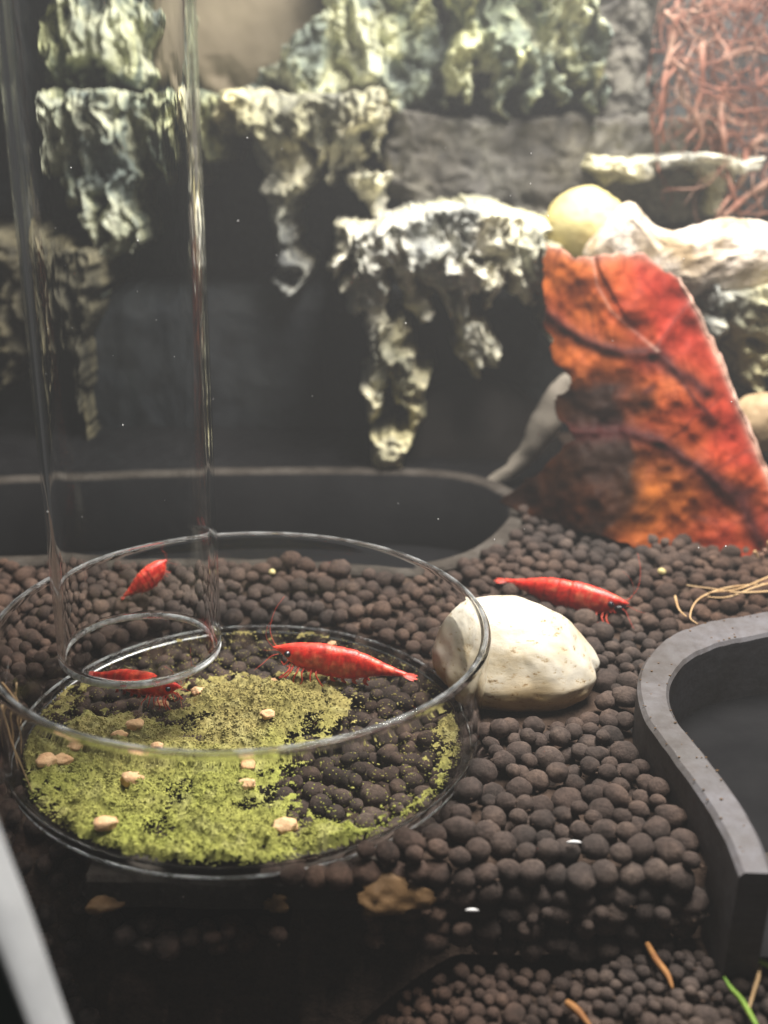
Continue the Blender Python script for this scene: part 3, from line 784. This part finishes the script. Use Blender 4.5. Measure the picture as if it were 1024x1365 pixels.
for k in pick:
    x, y = WX.ravel()[k]+random.uniform(-.012, .012), WY.ravel()[k]+random.uniform(-.012, .012)
    h = max(0, hgt.ravel()[k]); r = random.uniform(0.004, 0.013)*(1.8 if random.random() < 0.06 else 1)
    q = v0_*r*np.array([random.uniform(.8, 1.3), random.uniform(.8, 1.3), random.uniform(.6, 1)])+[x, y, FZ+h+r*0.35]
    parts.append((q, f0_)); cols.append(np.repeat(food_col(np.array([x]), np.array([y]))*random.uniform(0.75, 1.35), len(q), 0))
V, Fc = merge(parts)
put(mk('food_powder', V, Fc, MAT['food'], colors=np.clip(np.concatenate(cols), 0, 1)), 'clumpy green powdered food spread over the glass dish', 'fish food', kind='stuff')

def hfood(x, y):
    i = int(np.clip(round((x-DC[0]+2.8)/5.6*279), 0, 279)); j = int(np.clip(round((y-DC[1]+2.8)/5.6*279), 0, 279))
    return FZ+max(0.0, float(hgt[j, i]))
for u, v, r in ((357, 963, .10), (329, 1042, .10), (381, 1090, .14), (362, 902, .10), (181, 977, .11), (160, 985, .10), (143, 1100, .12), (84, 1003, .12), (62, 1014, .12), (100, 985, .09),
                (265, 918, .11), (330, 1015, .09), (215, 930, .09), (175, 1035, .13), (443, 850, .07), (210, 1000, .08)):
    x, y = wxy(u, v, FZ+0.12); z = hfood(x, y); r *= 0.85
    vv, ff = ico(3); s_ = random.random()*50
    vv = vv*(1+0.25*fbm(vv[:, 0]*1.6+s_, vv[:, 1]*1.6, vv[:, 2]*1.6, 9, 4))[:, None]*r*np.array([1.15, 0.95, 0.62])
    put(mk('food_granule', vv+[x, y, z+r*0.35], ff, MAT['flake_peach'], base=(x, y, z)), 'small peach food granule lying on the green powder', 'food granule', 'peach food granules in the dish')

# ------------------------------------------------------------------ white stone behind the dish
def lump_mesh(c, rx, ry, rz, seed, amp=0.12, fr=1.2, sub=5, fine=0.015, flat=0.35, rot=0.0):
    v, f = ico(sub)
    k = 1+amp*fbm(v[:, 0]*fr+seed, v[:, 1]*fr, v[:, 2]*fr, seed, 3)+fine*fbm(v[:, 0]*7, v[:, 1]*7, v[:, 2]*7, seed+3, 3)
    q = v*k[:, None]*np.array([rx, ry, rz]); q[:, 2] = np.where(q[:, 2] < -flat*rz, -flat*rz+(q[:, 2]+flat*rz)*0.15, q[:, 2])
    cr, sr = math.cos(rot), math.sin(rot); q = np.c_[q[:, 0]*cr-q[:, 1]*sr, q[:, 0]*sr+q[:, 1]*cr, q[:, 2]]
    return q+np.asarray(c), f, v
v, f = ico(6); v = v.copy()
zz = v[:, 2]
prof_r = np.where(zz > 0, np.sqrt(np.clip(1-np.abs(zz)**1.45, 0, 1)), np.sqrt(np.clip(1-zz**2, 0, 1)))
hr = np.hypot(v[:, 0], v[:, 1])+1e-9
q = np.c_[v[:, 0]/hr*prof_r, v[:, 1]/hr*prof_r, zz]
k = 1+0.06*fbm(q[:, 0]*1.3, q[:, 1]*1.3, q[:, 2]*1.3, 31, 3)+0.006*fbm(q[:, 0]*9, q[:, 1]*9, q[:, 2]*9, 37, 3)
q = q*k[:, None]
tip = np.clip(q[:, 2], 0, 1)
fac = np.abs(np.sin(np.arctan2(q[:, 1], q[:, 0])*2.5+0.6)); q[:, :2] *= (0.93+0.10*fac*(1-tip))[:, None]
sx = np.c_[q[:, 0]*1.16-0.26*tip**1.2, q[:, 1]*0.92+0.10*tip, np.where(q[:, 2] > 0, q[:, 2]*0.90, q[:, 2]*0.66)]
SH = np.array([SHELL[0]+0.10, SHELL[1]-0.16, 0.27])
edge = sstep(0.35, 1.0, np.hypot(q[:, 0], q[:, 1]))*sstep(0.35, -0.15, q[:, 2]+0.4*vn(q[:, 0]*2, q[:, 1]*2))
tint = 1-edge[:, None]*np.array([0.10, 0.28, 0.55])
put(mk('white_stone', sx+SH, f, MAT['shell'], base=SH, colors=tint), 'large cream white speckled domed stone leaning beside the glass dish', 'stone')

# ------------------------------------------------------------------ shrimp
def shrimp(head, tail, label, L=None, flip=1, curl=0.0, seed=0, group='red cherry shrimp', fat=1.08, up=(0, 0, 1), dark_head=False):
    head = np.asarray(head, float); tail = np.asarray(tail, float)
    X = head-tail; L = np.linalg.norm(X); X /= L
    Y = np.cross(np.asarray(up, float), X); Y /= np.linalg.norm(Y); Z = np.cross(X, Y)
    s_ = np.array([0, .03, .07, .11, .15, .2, .26, .33, .40, .46, .52, .58, .64, .70, .76, .82, .88, .93, .97])
    top = np.array([0.0, .010, .022, .032, .040, .047, .052, .058, .056, .048, .046, .040, .028, .012, -.008, -.028, -.045, -.058, -.064])
    bot = np.array([-.008, -.018, -.040, -.078, -.108, -.130, -.145, -.158, -.165, -.170, -.172, -.165, -.152, -.136, -.120, -.108, -.100, -.094, -.086])
    wid = np.array([.004, .012, .026, .042, .052, .060, .066, .070, .070, .068, .066, .062, .056, .049, .042, .035, .028, .022, .014])
    mid_ = (top+bot)/2; top = mid_+(top-mid_)*fat; bot = mid_+(bot-mid_)*fat; wid = wid*fat
    m_ = 110; s = np.linspace(0, .97, m_)
    tp, bt, wd = [np.interp(s, s_, a) for a in (top, bot, wid)]
    ker = np.ones(5)/5
    tp, bt, wd = [np.convolve(np.pad(a, 2, 'edge'), ker, 'valid') for a in (tp, bt, wd)]
    seg = np.array([.42, .52, .615, .70, .785, .87]); bump = np.zeros(m_)
    for g_ in seg: bump += 0.045*np.exp(-((s-g_)/0.045)**2)*(s < g_+0.004) - 0.025*np.exp(-((s-g_-0.012)/0.009)**2)
    n_ = 28; an = np.linspace(0, 2*math.pi, n_, endpoint=False)
    V = []; shade = []
    for i in range(m_):
        c = (tp[i]+bt[i])/2; h = (tp[i]-bt[i])/2*(1+bump[i]*0.6); w_ = wd[i]*(1+bump[i])
        bend = curl*max(0, s[i]-0.4)**2
        for a in an:
            ca, sa = math.cos(a), math.sin(a)
            yy = w_*np.sign(ca)*abs(ca)**0.9; z_ = c + h*sa
            V.append(((1-s[i]) - 0.0, yy + bend*flip, z_))
            shade.append((s[i], sa))
    V = np.array(V); shade = np.array(shade)
    V[:, 1] += 0.0
    Fc = grid_faces(n_, m_, True); Fc += [tuple(range(n_)), tuple((m_-1)*n_+n_-1-i for i in range(n_))]
    def W(p): p = np.asarray(p, float); return tail + L*(p[:, :1]*X + p[:, 1:2]*Y + p[:, 2:]*Z)
    nz = fbm(V[:, 0]*9, V[:, 1]*20, V[:, 2]*14, seed+5, 4)
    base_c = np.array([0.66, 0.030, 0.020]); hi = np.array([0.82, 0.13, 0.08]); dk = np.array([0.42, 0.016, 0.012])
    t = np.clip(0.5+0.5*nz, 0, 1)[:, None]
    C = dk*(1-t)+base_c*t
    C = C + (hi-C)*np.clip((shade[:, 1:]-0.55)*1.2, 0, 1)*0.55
    st = sum(np.exp(-((shade[:, 0]-g_-0.01)/0.008)**2) for g_ in seg)[:, None]
    C = C*(1-0.22*np.clip(st, 0, 1))
    C = C+(np.array([0.80, 0.22, 0.12])-C)*np.clip(fbm(V[:, 0]*22, V[:, 1]*30, V[:, 2]*22, seed+9, 3)*0.9-0.15, 0, 0.55)[:, None]
    foot = W(np.array([[0.7, 0, -0.20]]))[0]
    root = empty('shrimp', foot, label, 'shrimp', group)
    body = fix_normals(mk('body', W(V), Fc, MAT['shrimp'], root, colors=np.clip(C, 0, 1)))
    ve, fe = ico(3)
    for sg in (1, -1):
        c = W(np.array([[0.885, sg*0.050, -0.020]]))[0]
        mk('eye', ve*L*0.024+c, fe, MAT['eye'], body)
        # antennae
        a = W(spline([(0.955, sg*.012, -.02), (1.0, sg*.03, .01), (1.04, sg*.07, .10), (1.02, sg*.13, .22), (0.97, sg*.2, .30)], 14)+np.array([0, 0, 0.01*seed % .03]))
        mk('antenna', *tube_mesh(a, np.linspace(.0026, .0008, 14)*L, 5), MAT['shrimp_limb'], body)
        a = W(spline([(0.95, sg*.02, -.04), (1.0, sg*.05, -.05), (1.05, sg*.10, -.09), (1.10, sg*.16, -.12)], 12))
        mk('antenna', *tube_mesh(a, np.linspace(.0026, .0008, 12)*L, 5), MAT['shrimp_limb'], body)
        # antennal scale / mouth parts
        for xb, xr, zt in ((.865, .92, -.17), (.835, .875, -.215), (.79, .815, -.235), (.745, .75, -.24), (.70, .69, -.24), (.66, .62, -.235)):
            j = random.uniform(-.015, .015)
            a = W(spline([(xb, sg*.035, -.10), (xb+.015+j, sg*.085, -.135), (xr+.01, sg*.10, -.19), (xr+j*3, sg*(.085+j), zt+j)], 12))
            mk('walking_leg', *tube_mesh(a, np.linspace(.0080, .0028, 12)*L, 6), MAT['shrimp_limb'], root)
        for xb in (.55, .47, .39, .31):
            a = W(spline([(xb, sg*.03, -.14), (xb+.01, sg*.04, -.175), (xb-.02, sg*.035, -.20)], 8))
            mk('swimmeret', *tube_mesh(a, np.array([.016, .017, .017, .016, .014, .011, .008, .003])*L, 6), MAT['shrimp_limb'], root)
    if dark_head:
        for sg in (1, -1):
            c = W(np.array([[0.945, sg*0.022, -0.040]]))[0]
            mk('mouthpart', ve*np.array([0.040, 0.018, 0.014])*L+c, fe, MAT['eye'], body)
    fan = []
    for ang, ln, wd_ in ((-0.5, .10, .022), (-0.22, .115, .024), (0, .10, .02), (0.22, .115, .024), (0.5, .10, .022)):
        k_ = np.linspace(0, 1, 9); a_ = []
        for q_ in k_:
            wq = wd_*math.sin(math.pi*min(1, 0.15+0.8*q_))**0.6
            for sd in (-1, -.4, .4, 1):
                for tz in (1, -1):
                    x = .06-ln*q_*math.cos(ang)+wq*sd*math.sin(ang)*.5; y = ln*q_*math.sin(ang)+wq*sd*math.cos(ang)
                    a_.append((x, y, -.075-.015*q_+tz*.003*(1-abs(sd)*.8)-abs(ang)*.01))
        a_ = np.array(a_).reshape(9, 8, 3)[:, [0, 2, 4, 6, 7, 5, 3, 1]].reshape(-1, 3)
        fq = grid_faces(8, 9, True)+[tuple(range(8)), tuple(64+7-i for i in range(8))]
        fan.append((W(a_+np.array([0, curl*flip*.33, 0])), fq))
    V2, F2 = merge(fan)
    c2 = np.tile(np.array([[0.70, 0.07, 0.05]]), (len(V2), 1))
    fix_normals(mk('tail_fan', V2, F2, MAT['shrimp'], root, colors=c2))
    return root
SHR = 'red shrimp '
shrimp(at_z(364, 862, 0.52), at_z(549, 884, 0.40), 'red shrimp in the dish grazing beside the tall green food clump', seed=1, curl=0.1)
shrimp(at_z(838, 804, 0.42), at_z(668, 762, 0.50), 'bright red shrimp on the pellets behind the white stone', seed=2, curl=0.1, dark_head=True)
shrimp(at_z(243, 916, 0.42), at_z(120, 886, 0.42), 'red shrimp in the dish under the glass tube mouth', seed=3, curl=0.0)
shrimp(at_z(226, 744, 0.85), at_z(160, 792, 0.42), 'red shrimp on the pellets behind the glass tube', seed=4, curl=0.25, fat=1.8)

# ------------------------------------------------------------------ leaf
def curve(pts, n): return spline(np.array(pts, float), n)
NL = 170
Lc = curve([(728, 327), (726, 380), (730, 440), (742, 482), (762, 508), (744, 530), (742, 552), (764, 576), (742, 604), (700, 640), (668, 668)], NL)
Rc = curve([(905, 368), (926, 410), (955, 470), (985, 540), (1010, 600), (1036, 665), (1040, 720), (1008, 766)], NL)
Tc = curve([(728, 327), (760, 334), (790, 343), (850, 339), (880, 352), (905, 368)], NL)
Bc = curve([(668, 668), (730, 694), (800, 716), (880, 742), (950, 756), (1008, 766)], NL)
s = np.linspace(0, 1, NL)[None, :, None]; t = np.linspace(0, 1, NL)[:, None, None]
Pp = (1-s)*Lc[:, None]+s*Rc[:, None]+(1-t)*Tc[None]+t*Bc[None] - ((1-s)*(1-t)*Lc[0]+s*(1-t)*Rc[0]+(1-s)*t*Lc[-1]+s*t*Rc[-1])
u, v = Pp[..., 0], Pp[..., 1]
# a little raggedness at the borders
eb = np.minimum(np.minimum(s, 1-s), np.minimum(t, 1-t))[..., 0]
u = u + 5*fbm(u*0.06, v*0.06, 0, 61, 3)*np.exp(-eb*40)*(s[..., 0] < 0.5); v = v + 5*fbm(u*0.05, v*0.05, 0, 62, 3)*np.exp(-eb*40); u = u + np.where(s[..., 0] > 0.5, 0.5, 3)*fbm(u*0.05, v*0.04, 0, 67, 4)*np.exp(-eb*40)
yy = 17.0 + (765-v)/435*3.0 + 1.2*sstep(820, 690, u)**1.5 + 0.20*fbm(u*0.011, v*0.011, 0, 63, 4) - 0.25*np.exp(-((u-(800+0.45*(v-330)))/60)**2)
fold = seg_dist(u, v, [(790, 343), (796, 380), (815, 415), (850, 445), (880, 470)])
rightof = (u-(790+(v-343)*0.55) > 0) & (v < 470)
yy = yy - 0.07*np.where(rightof, 1, 0)*sstep(3, 8, fold)*(1-sstep(390, 465, v))
VEINS = ([(733, 420), (775, 452), (830, 470), (880, 472), (905, 492), (945, 520)], [(745, 575), (830, 575), (885, 590), (940, 630), (985, 670), (1012, 720)], [(872, 470), (892, 440), (925, 400)], [(900, 490), (935, 540), (950, 560)])
for ln_ in VEINS: yy = yy - 0.07*np.exp(-(seg_dist(u, v, ln_)/7)**2)
W3 = at_y(u, v, yy)
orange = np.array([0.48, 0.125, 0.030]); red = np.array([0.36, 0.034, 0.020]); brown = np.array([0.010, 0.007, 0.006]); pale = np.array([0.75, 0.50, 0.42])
nn = fbm(u*0.012, v*0.012, 0, 65, 4)
fr = np.clip(sstep(760, 900, u-0.15*(v-330))+0.35*nn, 0, 1)[..., None]
C = orange*(1-fr)+red*fr
og = np.exp(-((u-880)/70)**2-((v-660)/55)**2)+0.5*np.exp(-((u-890)/50)**2-((v-520)/35)**2)
C = C+(np.array([0.54, 0.165, 0.036])-C)*np.clip(og*0.9+0.2*nn*og, 0, 1)[..., None]
decay_shade = np.clip(sstep(30, -35, (u-(866-0.17*(v-540))+30*nn))*sstep(478, 530, v+14*nn)+0.35*np.exp(-((v-(590+0.45*(u-820)))/26)**2), 0, 1)  # dark lower left: shade and decay painted into the leaf colour
decay_shade = np.clip(decay_shade+0.25*nn*np.exp(-eb*12), 0, 1)
C = C+(brown-C)*(decay_shade*0.97)[..., None]
for line, wd_, k_ in (([(733, 420), (775, 452), (830, 470), (880, 472), (905, 492), (945, 520)], 13, .95), ([(745, 575), (830, 575), (885, 590), (940, 630), (985, 670), (1012, 720)], 14, .95),
                      ([(872, 470), (892, 440), (925, 400)], 3, .55), ([(900, 490), (935, 540), (950, 560)], 5, .8), ([(880, 590), (925, 560), (965, 530)], 2.5, .4),
                      ([(860, 520), (872, 512)], 7, .8), ([(975, 665), (1000, 655)], 8, .8), ([(925, 685), (937, 690)], 7, .7), ([(800, 465), (790, 420), (770, 370)], 2, .35), ([(940, 630), (980, 610), (1005, 605)], 2.5, .4)):
    d = seg_dist(u+4*nn, v+5*fbm(u*0.03, v*0.03, 0, 66, 3), line)
    C = C+(np.array([0.06, 0.014, 0.014])-C)*(k_*np.exp(-(d/wd_)**2))[..., None]
ed = 1.3*np.exp(-((1-s[..., 0])*55))*sstep(0, .03, t[..., 0])+0.3*np.exp(-(fold/2.0)**2)*(v < 470)+0.7*np.exp(-t[..., 0]*90)
C = C+(pale-C)*np.clip(ed, 0, 1)[..., None]
Wb = W3+np.array([0, 0.035, -0.01])
V = np.r_[W3.reshape(-1, 3), Wb.reshape(-1, 3)]
fa = grid_faces(NL, NL); nn_ = NL*NL
Fc = [f_[::-1] for f_ in fa]+[tuple(i+nn_ for i in f_) for f_ in fa]
rim = [i for i in range(NL)]+[j*NL+NL-1 for j in range(1, NL)]+[(NL-1)*NL+i for i in range(NL-2, -1, -1)]+[j*NL for j in range(NL-2, 0, -1)]
for a, b in zip(rim, rim[1:]+rim[:1]): Fc.append((a, b, b+nn_, a+nn_))
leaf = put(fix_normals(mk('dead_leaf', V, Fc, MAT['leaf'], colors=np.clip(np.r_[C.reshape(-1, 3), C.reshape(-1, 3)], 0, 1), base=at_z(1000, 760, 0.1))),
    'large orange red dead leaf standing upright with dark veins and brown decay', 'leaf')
ep = W3[:int(NL*0.86), -1]+np.array([0.01, 0.0, 0.0])
mk('curled_edge', *tube_mesh(ep, 0.030+0.012*vn(np.arange(len(ep))*0.12, 1.0), 8), MAT['leaf_edge'], leaf)

# ------------------------------------------------------------------ stones on the ledges, dome, pale strip
def stone(name, u, v, y, pw, ph, pd, mat, label, seed, amp=0.1, cat='stone', **kw):
    c = at_y(u, v, y); D = project(c)[2]
    q, f_, _ = lump_mesh(c, pw/2/F*D, pd, ph/2/F*D, seed, amp, **kw)
    return put(mk(name, q, f_, MAT[mat], base=(c[0], c[1], q[:, 2].min())), label, cat)
stone('yellow_stone', 783, 300, 23.2, 108, 100, 0.9, 'stone_yellow', 'smooth rounded yellow stone on the ledge above the leaf', 3, 0.06, flat=0.8)
# white rock: a long lump with a pink peak
v_, f_ = ico(6); v_ = v_.copy()
q = v_*np.array([2.6, 0.9, 0.72])
k = 1+0.16*fbm(q[:, 0]*1.1, q[:, 1]*1.1, q[:, 2]*1.1, 88, 4)+0.07*(0.4-np.abs(fbm(q[:, 0]*3.2, q[:, 1]*3.2, q[:, 2]*3.2, 89, 4)))
q = q*np.c_[np.ones(len(k)), k, k]
q[:, 2] += np.where(q[:, 2] > 0, 0.62*np.exp(-((q[:, 0]+1.75)/0.42)**2), 0)-0.18*np.exp(-((q[:, 0]+0.6)/0.6)**2)
c = at_y(940, 342, 22.2); q = q+c
put(mk('white_rock', q, f_, MAT['stone_white'], base=(c[0], c[1], q[:, 2].min())), 'bright white knobbly rock with a pinkish peak behind the leaf', 'rock')
stone('tan_stone', 1012, 562, 20.5, 74, 80, 0.6, 'stone_tan', 'small rounded tan stone beside the leaf edge', 9, 0.08, flat=0.9)
stone('dark_dome', 622, 612, 24.6, 250, 220, 1.0, 'dome', 'smooth dark brown dome under the hanging ledge', 12, 0.04, 'stone', flat=0.35)
pts = [at_y(u, v, y) for u, v, y in ((640, 650, 21.4), (680, 628, 21.4), (708, 600, 21.5), (728, 565, 21.6), (742, 530, 21.7), (756, 508, 21.8), (778, 498, 21.9), (810, 492, 22.0))]
V, Fc = tube_mesh(spline(pts, 40), np.interp(np.linspace(0, 1, 40), [0, .2, .45, .7, 1], [.10, .22, .36, .2, .12]), 14)
V = V+0.08*np.stack([fbm(V[:, 0]*2, V[:, 1]*2, V[:, 2]*2, 300+k, 3) for k in range(3)], -1)
put(mk('driftwood', V, Fc, MAT['wood'], base=pts[0]), 'pale beige curved driftwood piece between the dark dome and the leaf', 'driftwood')  # added piece standing for the lit ground in the gap

# ------------------------------------------------------------------ roots upper right
rt = empty('root_tangle', at_y(950, 330, 25.5), 'tangled pinkish brown roots hanging over the upper rocks', 'roots')
rs = random.Random(5)
for k in range(270):
    u0 = rs.uniform(885, 1075); v0 = rs.uniform(-60, 200); a = rs.choice([rs.uniform(0.9, 2.2), rs.uniform(-0.9, 0.9)]); ln = rs.uniform(60, 190)
    y0 = rs.uniform(24.6, 27.0); pts = []
    for j in range(6):
        q = j/5; uu = u0+math.cos(a)*ln*q; vv = v0+math.sin(a)*ln*q
        a += rs.uniform(-0.45, 0.45); uu += rs.uniform(-9, 9); vv += rs.uniform(-7, 7)
        pts.append(at_y(max(uu, 862+abs(vv-120)*0.15), min(vv, 305), y0+rs.uniform(-0.3, 0.3)))
    r0 = rs.choice([0.011, 0.015, 0.02, 0.026, 0.036])
    V, Fc = tube_mesh(spline(pts, 26), np.linspace(r0, r0*0.5, 26)*(1+0.25*vn(np.arange(26)*0.6, k)), 7)
    mk('root', V, Fc, MAT['roots'], rt)
for u0, v0, u1, v1 in ((905, 20, 880, 190), (960, 110, 985, 290), (1010, 180, 960, 300), (1024, 235, 955, 300), (930, 60, 930, 210)):
    pts = [at_y(u0+(u1-u0)*q+rs.uniform(-8, 8), v0+(v1-v0)*q, 25.0+rs.uniform(-.2, .2)) for q in np.linspace(0, 1, 6)]
    mk('root', *tube_mesh(spline(pts, 26), np.linspace(.09, .045, 26)*(1+0.25*vn(np.arange(26)*0.5, u0)), 8), MAT['roots'], rt)

# fine tan roots at the leaf's foot
fr_ = empty('fine_roots', at_z(985, 790, 0.2), 'fine tan roots at the foot of the leaf by the side well', 'roots')
for path in (((1060, 778), (1000, 780), (960, 786), (930, 800), (920, 822), (930, 832)), ((1060, 786), (990, 790), (950, 785), (915, 780)), ((1060, 770), (1010, 782), (970, 796), (935, 795)),
             ((1050, 760), (1018, 772), (985, 785), (945, 790)), ((900, 795), (905, 812), (915, 822))):
    pts = [at_z(u, v, 0.45+rs.uniform(-.06, .06)) for u, v in path]
    mk('root', *tube_mesh(spline(pts, 30), np.linspace(.022, .010, 30), 6), MAT['root_tan'], fr_)
for k in range(9):
    u0, v0 = rs.uniform(1005, 1030), rs.uniform(720, 765)
    pts = [at_y(u0+rs.uniform(-14, 22)*q, v0+rs.uniform(5, 30)*q, 16.6) for q in np.linspace(0, 1, 5)]
    mk('root', *tube_mesh(spline(pts, 16), np.linspace(.03, .012, 16), 6), MAT['root_tan'] if k % 2 else MAT['roots'], fr_)

# ------------------------------------------------------------------ small things on the lower bed and in the soil
def blade(path, z, w_, mat, name, label, cat, group=None):
    pts = spline(np.array([at_z(u, v, zz) for (u, v), zz in zip(path, z)]), 24)
    V, Fc = tube_mesh(pts, w_*np.sin(np.linspace(0.25, 1, 24)*math.pi*0.98)**0.6+0.002, 6)
    return put(mk(name, V, Fc, mat, base=pts[0]), label, cat, group)
blade(((1060, 1300), (1024, 1286), (990, 1268), (965, 1255)), (-.60, -.54, -.48, -.44), 0.030, MAT['grass'], 'grass_blade', 'long bright green grass blade under the side well corner', 'grass blade', 'grass blades on the lower bed')
blade(((1010, 1370), (990, 1335), (975, 1318), (965, 1302)), (-.62, -.58, -.54, -.5), 0.026, MAT['grass'], 'grass_blade', 'short green grass blade lying on the lower soil bed', 'grass blade', 'grass blades on the lower bed')
blade(((863, 1258), (875, 1280), (890, 1300), (897, 1318)), (-.66,)*4, 0.035, MAT['twig'], 'twig', 'short bent orange brown twig on the lower soil bed', 'twig')
blade(((755, 1336), (770, 1348), (790, 1372)), (-.86,)*3, 0.04, MAT['twig'], 'twig', 'thick orange brown twig stub on the lower soil bed', 'twig')
blade(((1000, 1255), (1012, 1290), (1004, 1325), (996, 1352)), (-.60,)*4, 0.022, MAT['root_tan'], 'twig', 'thin tan dry stem near the grass blades', 'twig')
def flake(c, rx, ry, rz, mat, name, label, cat, seed, rot=0.0, tilt=0.0):
    v_, f_ = ico(4); v_ = v_.copy()
    k = 1+0.3*fbm(v_[:, 0]*1.7+seed, v_[:, 1]*1.7, 0, seed, 3)
    q = v_*np.c_[k*rx, k*ry, np.full(len(k), rz)]; q[:, 2] += 0.25*rx*fbm(q[:, 0]*2.5/rx*0.4, q[:, 1]*2.5/rx*0.4, 0, seed+2, 3)
    R_ = np.array(Matrix.Rotation(rot, 3, 'Z') @ Matrix.Rotation(tilt, 3, 'X'))
    return put(mk(name, q@R_.T+c, f_, mat, base=c), label, cat)
flake(at_y(522, 1192, 8.42), 0.36, 0.20, 0.03, MAT['flake_brown'], 'leaf_scrap', 'brown curled leaf scrap on the pellets below the dish', 'leaf scrap', 5, 0.1, 1.0)
flake(at_y(368, 1205, 8.6), 0.13, 0.09, 0.06, MAT['flake_brown'], 'leaf_scrap', 'small olive brown scrap on the tray lip', 'leaf scrap', 15, 0.1, 0.7)
flake(at_y(138, 1208, 8.6), 0.17, 0.09, 0.05, MAT['flake_brown'], 'leaf_scrap', 'brown crumpled scrap at the end of the tray lip', 'leaf scrap', 25, 0.3, 0.7)
for (u, v, y, r, lab) in ((762, 1123, 9.0, .085, 'tiny white shell sliver among the front pellets'), (628, 1212, 8.45, .075, 'tiny white shell sliver at the foot of the front pellets')):
    c = at_y(u, v, y)-np.array([0, .12, -.08]); an = np.linspace(0.3, 2.6, 12)
    mk_o = mk('shell_sliver', *tube_mesh(c+np.stack([-np.cos(an)*r, -0.3*np.sin(an)*r, np.sin(an)*r*0.45], -1), 0.016*np.sin(np.linspace(.2, 2.94, 12))+0.003, 6), MAT['bead'], base=c)
    put(mk_o, lab, 'shell')
for (u, v, z, r, lab) in ((882, 762, .35, .07, 'tiny pale yellow snail on the pellets below the leaf'), (363, 762, .42, .06, 'tiny cream snail by the rear well rim')):
    c = at_z(u, v, z); q, f_, _ = lump_mesh(c, r, r, r*.85, int(u), .1, sub=3)
    put(mk('snail', q, f_, MAT['stone_yellow'], base=c), lab, 'snail')
# pale rootlets at the tank side
sr = empty('side_roots', at_z(30, 1010, -0.2), 'pale wispy rootlets against the tank side by the dish', 'roots')
for k in range(5):
    u0, v0 = rs.uniform(0, 26), rs.uniform(905, 950); u1, v1 = u0+rs.uniform(0, 50), v0+rs.uniform(50, 120)
    pts = [at_y(u0+(u1-u0)*q+6*math.sin(q*3+k), v0+(v1-v0)*q, 9.6-0.02*k) for q in np.linspace(0, 1, 5)]
    mk('rootlet', *tube_mesh(spline(pts, 16), np.linspace(.009, .004, 16), 5), MAT['root_tan'], sr)

# near corner of the tank
tk = empty('tank_corner', at_d(20, 1340, 6.6), 'pale grey sealed corner strip of the aquarium with dark green backing', 'tank corner')
L1 = spline(np.array([at_d(u, v, 6.4) for u, v in ((-50, 1000), (-34, 1080), (-10, 1150), (24, 1240), (72, 1380), (102, 1460))]), 40)
L2 = spline(np.array([at_d(u, v, 6.2) for u, v in ((-80, 1080), (-60, 1140), (-30, 1215), (-2, 1275), (38, 1370), (66, 1440))]), 40)
n1 = np.array([0, 0.25, -0.1])
V = np.stack([L1+n1, L1, (L1+L2)/2-n1*0.35, L2, L2+n1], 1).reshape(-1, 3)
fix_normals(mk('seal', V, grid_faces(5, 40), MAT['seam'], tk))
L3 = L2+np.array([-2.5, 0.6, -0.2])
V = np.stack([L2+n1*0.9, L3+n1*0.9, L3+n1*1.6, L2+n1*1.6], 1).reshape(-1, 3)
fix_normals(mk('backing', V, grid_faces(4, 40, True), MAT['green_dark'], tk))
# motes drifting in the water
mo = []
v0_, f0_ = ico(1)
for k in range(45):
    u, v = random.uniform(60, 1000), random.uniform(180, 760); D = random.uniform(10.5, 15.5)
    mo.append((v0_*random.choice([.004, .004, .006, .009])*np.array([1, 1, random.uniform(1, 2.2)])+at_d(u, v, D), f0_))
V, Fc = merge(mo)
put(mk('water_motes', V, Fc, MAT['bead']), 'tiny pale motes drifting in the water', 'motes', kind='stuff')

HM = bpy.data.materials.new('hazy_water'); HM.use_nodes = True; HM.node_tree.nodes.clear()
ho = HM.node_tree.nodes.new('ShaderNodeOutputMaterial'); hv = HM.node_tree.nodes.new('ShaderNodeVolumePrincipled')
hv.inputs['Color'].default_value = (0.88, 0.90, 0.93, 1); hv.inputs['Density'].default_value = 0.25; hv.inputs['Anisotropy'].default_value = 0.2
HM.node_tree.links.new(hv.outputs[0], ho.inputs['Volume'])
bx = np.array([(x, y, z) for x in (-16, 16) for y in (-1.5, 33.5) for z in (-6.5, 18.5)])
put(mk('haze', bx, [(0, 1, 3, 2), (4, 6, 7, 5), (0, 4, 5, 1), (2, 3, 7, 6), (0, 2, 6, 4), (1, 5, 7, 3)], HM, smooth=False), 'slightly hazy tank water', 'haze', kind='stuff')
for o in sc.objects:
    if 'base' in o: del o['base']
print('PELLETS', n, 'tris', sum(len(o.data.polygons) for o in sc.objects if o.type == 'MESH'))
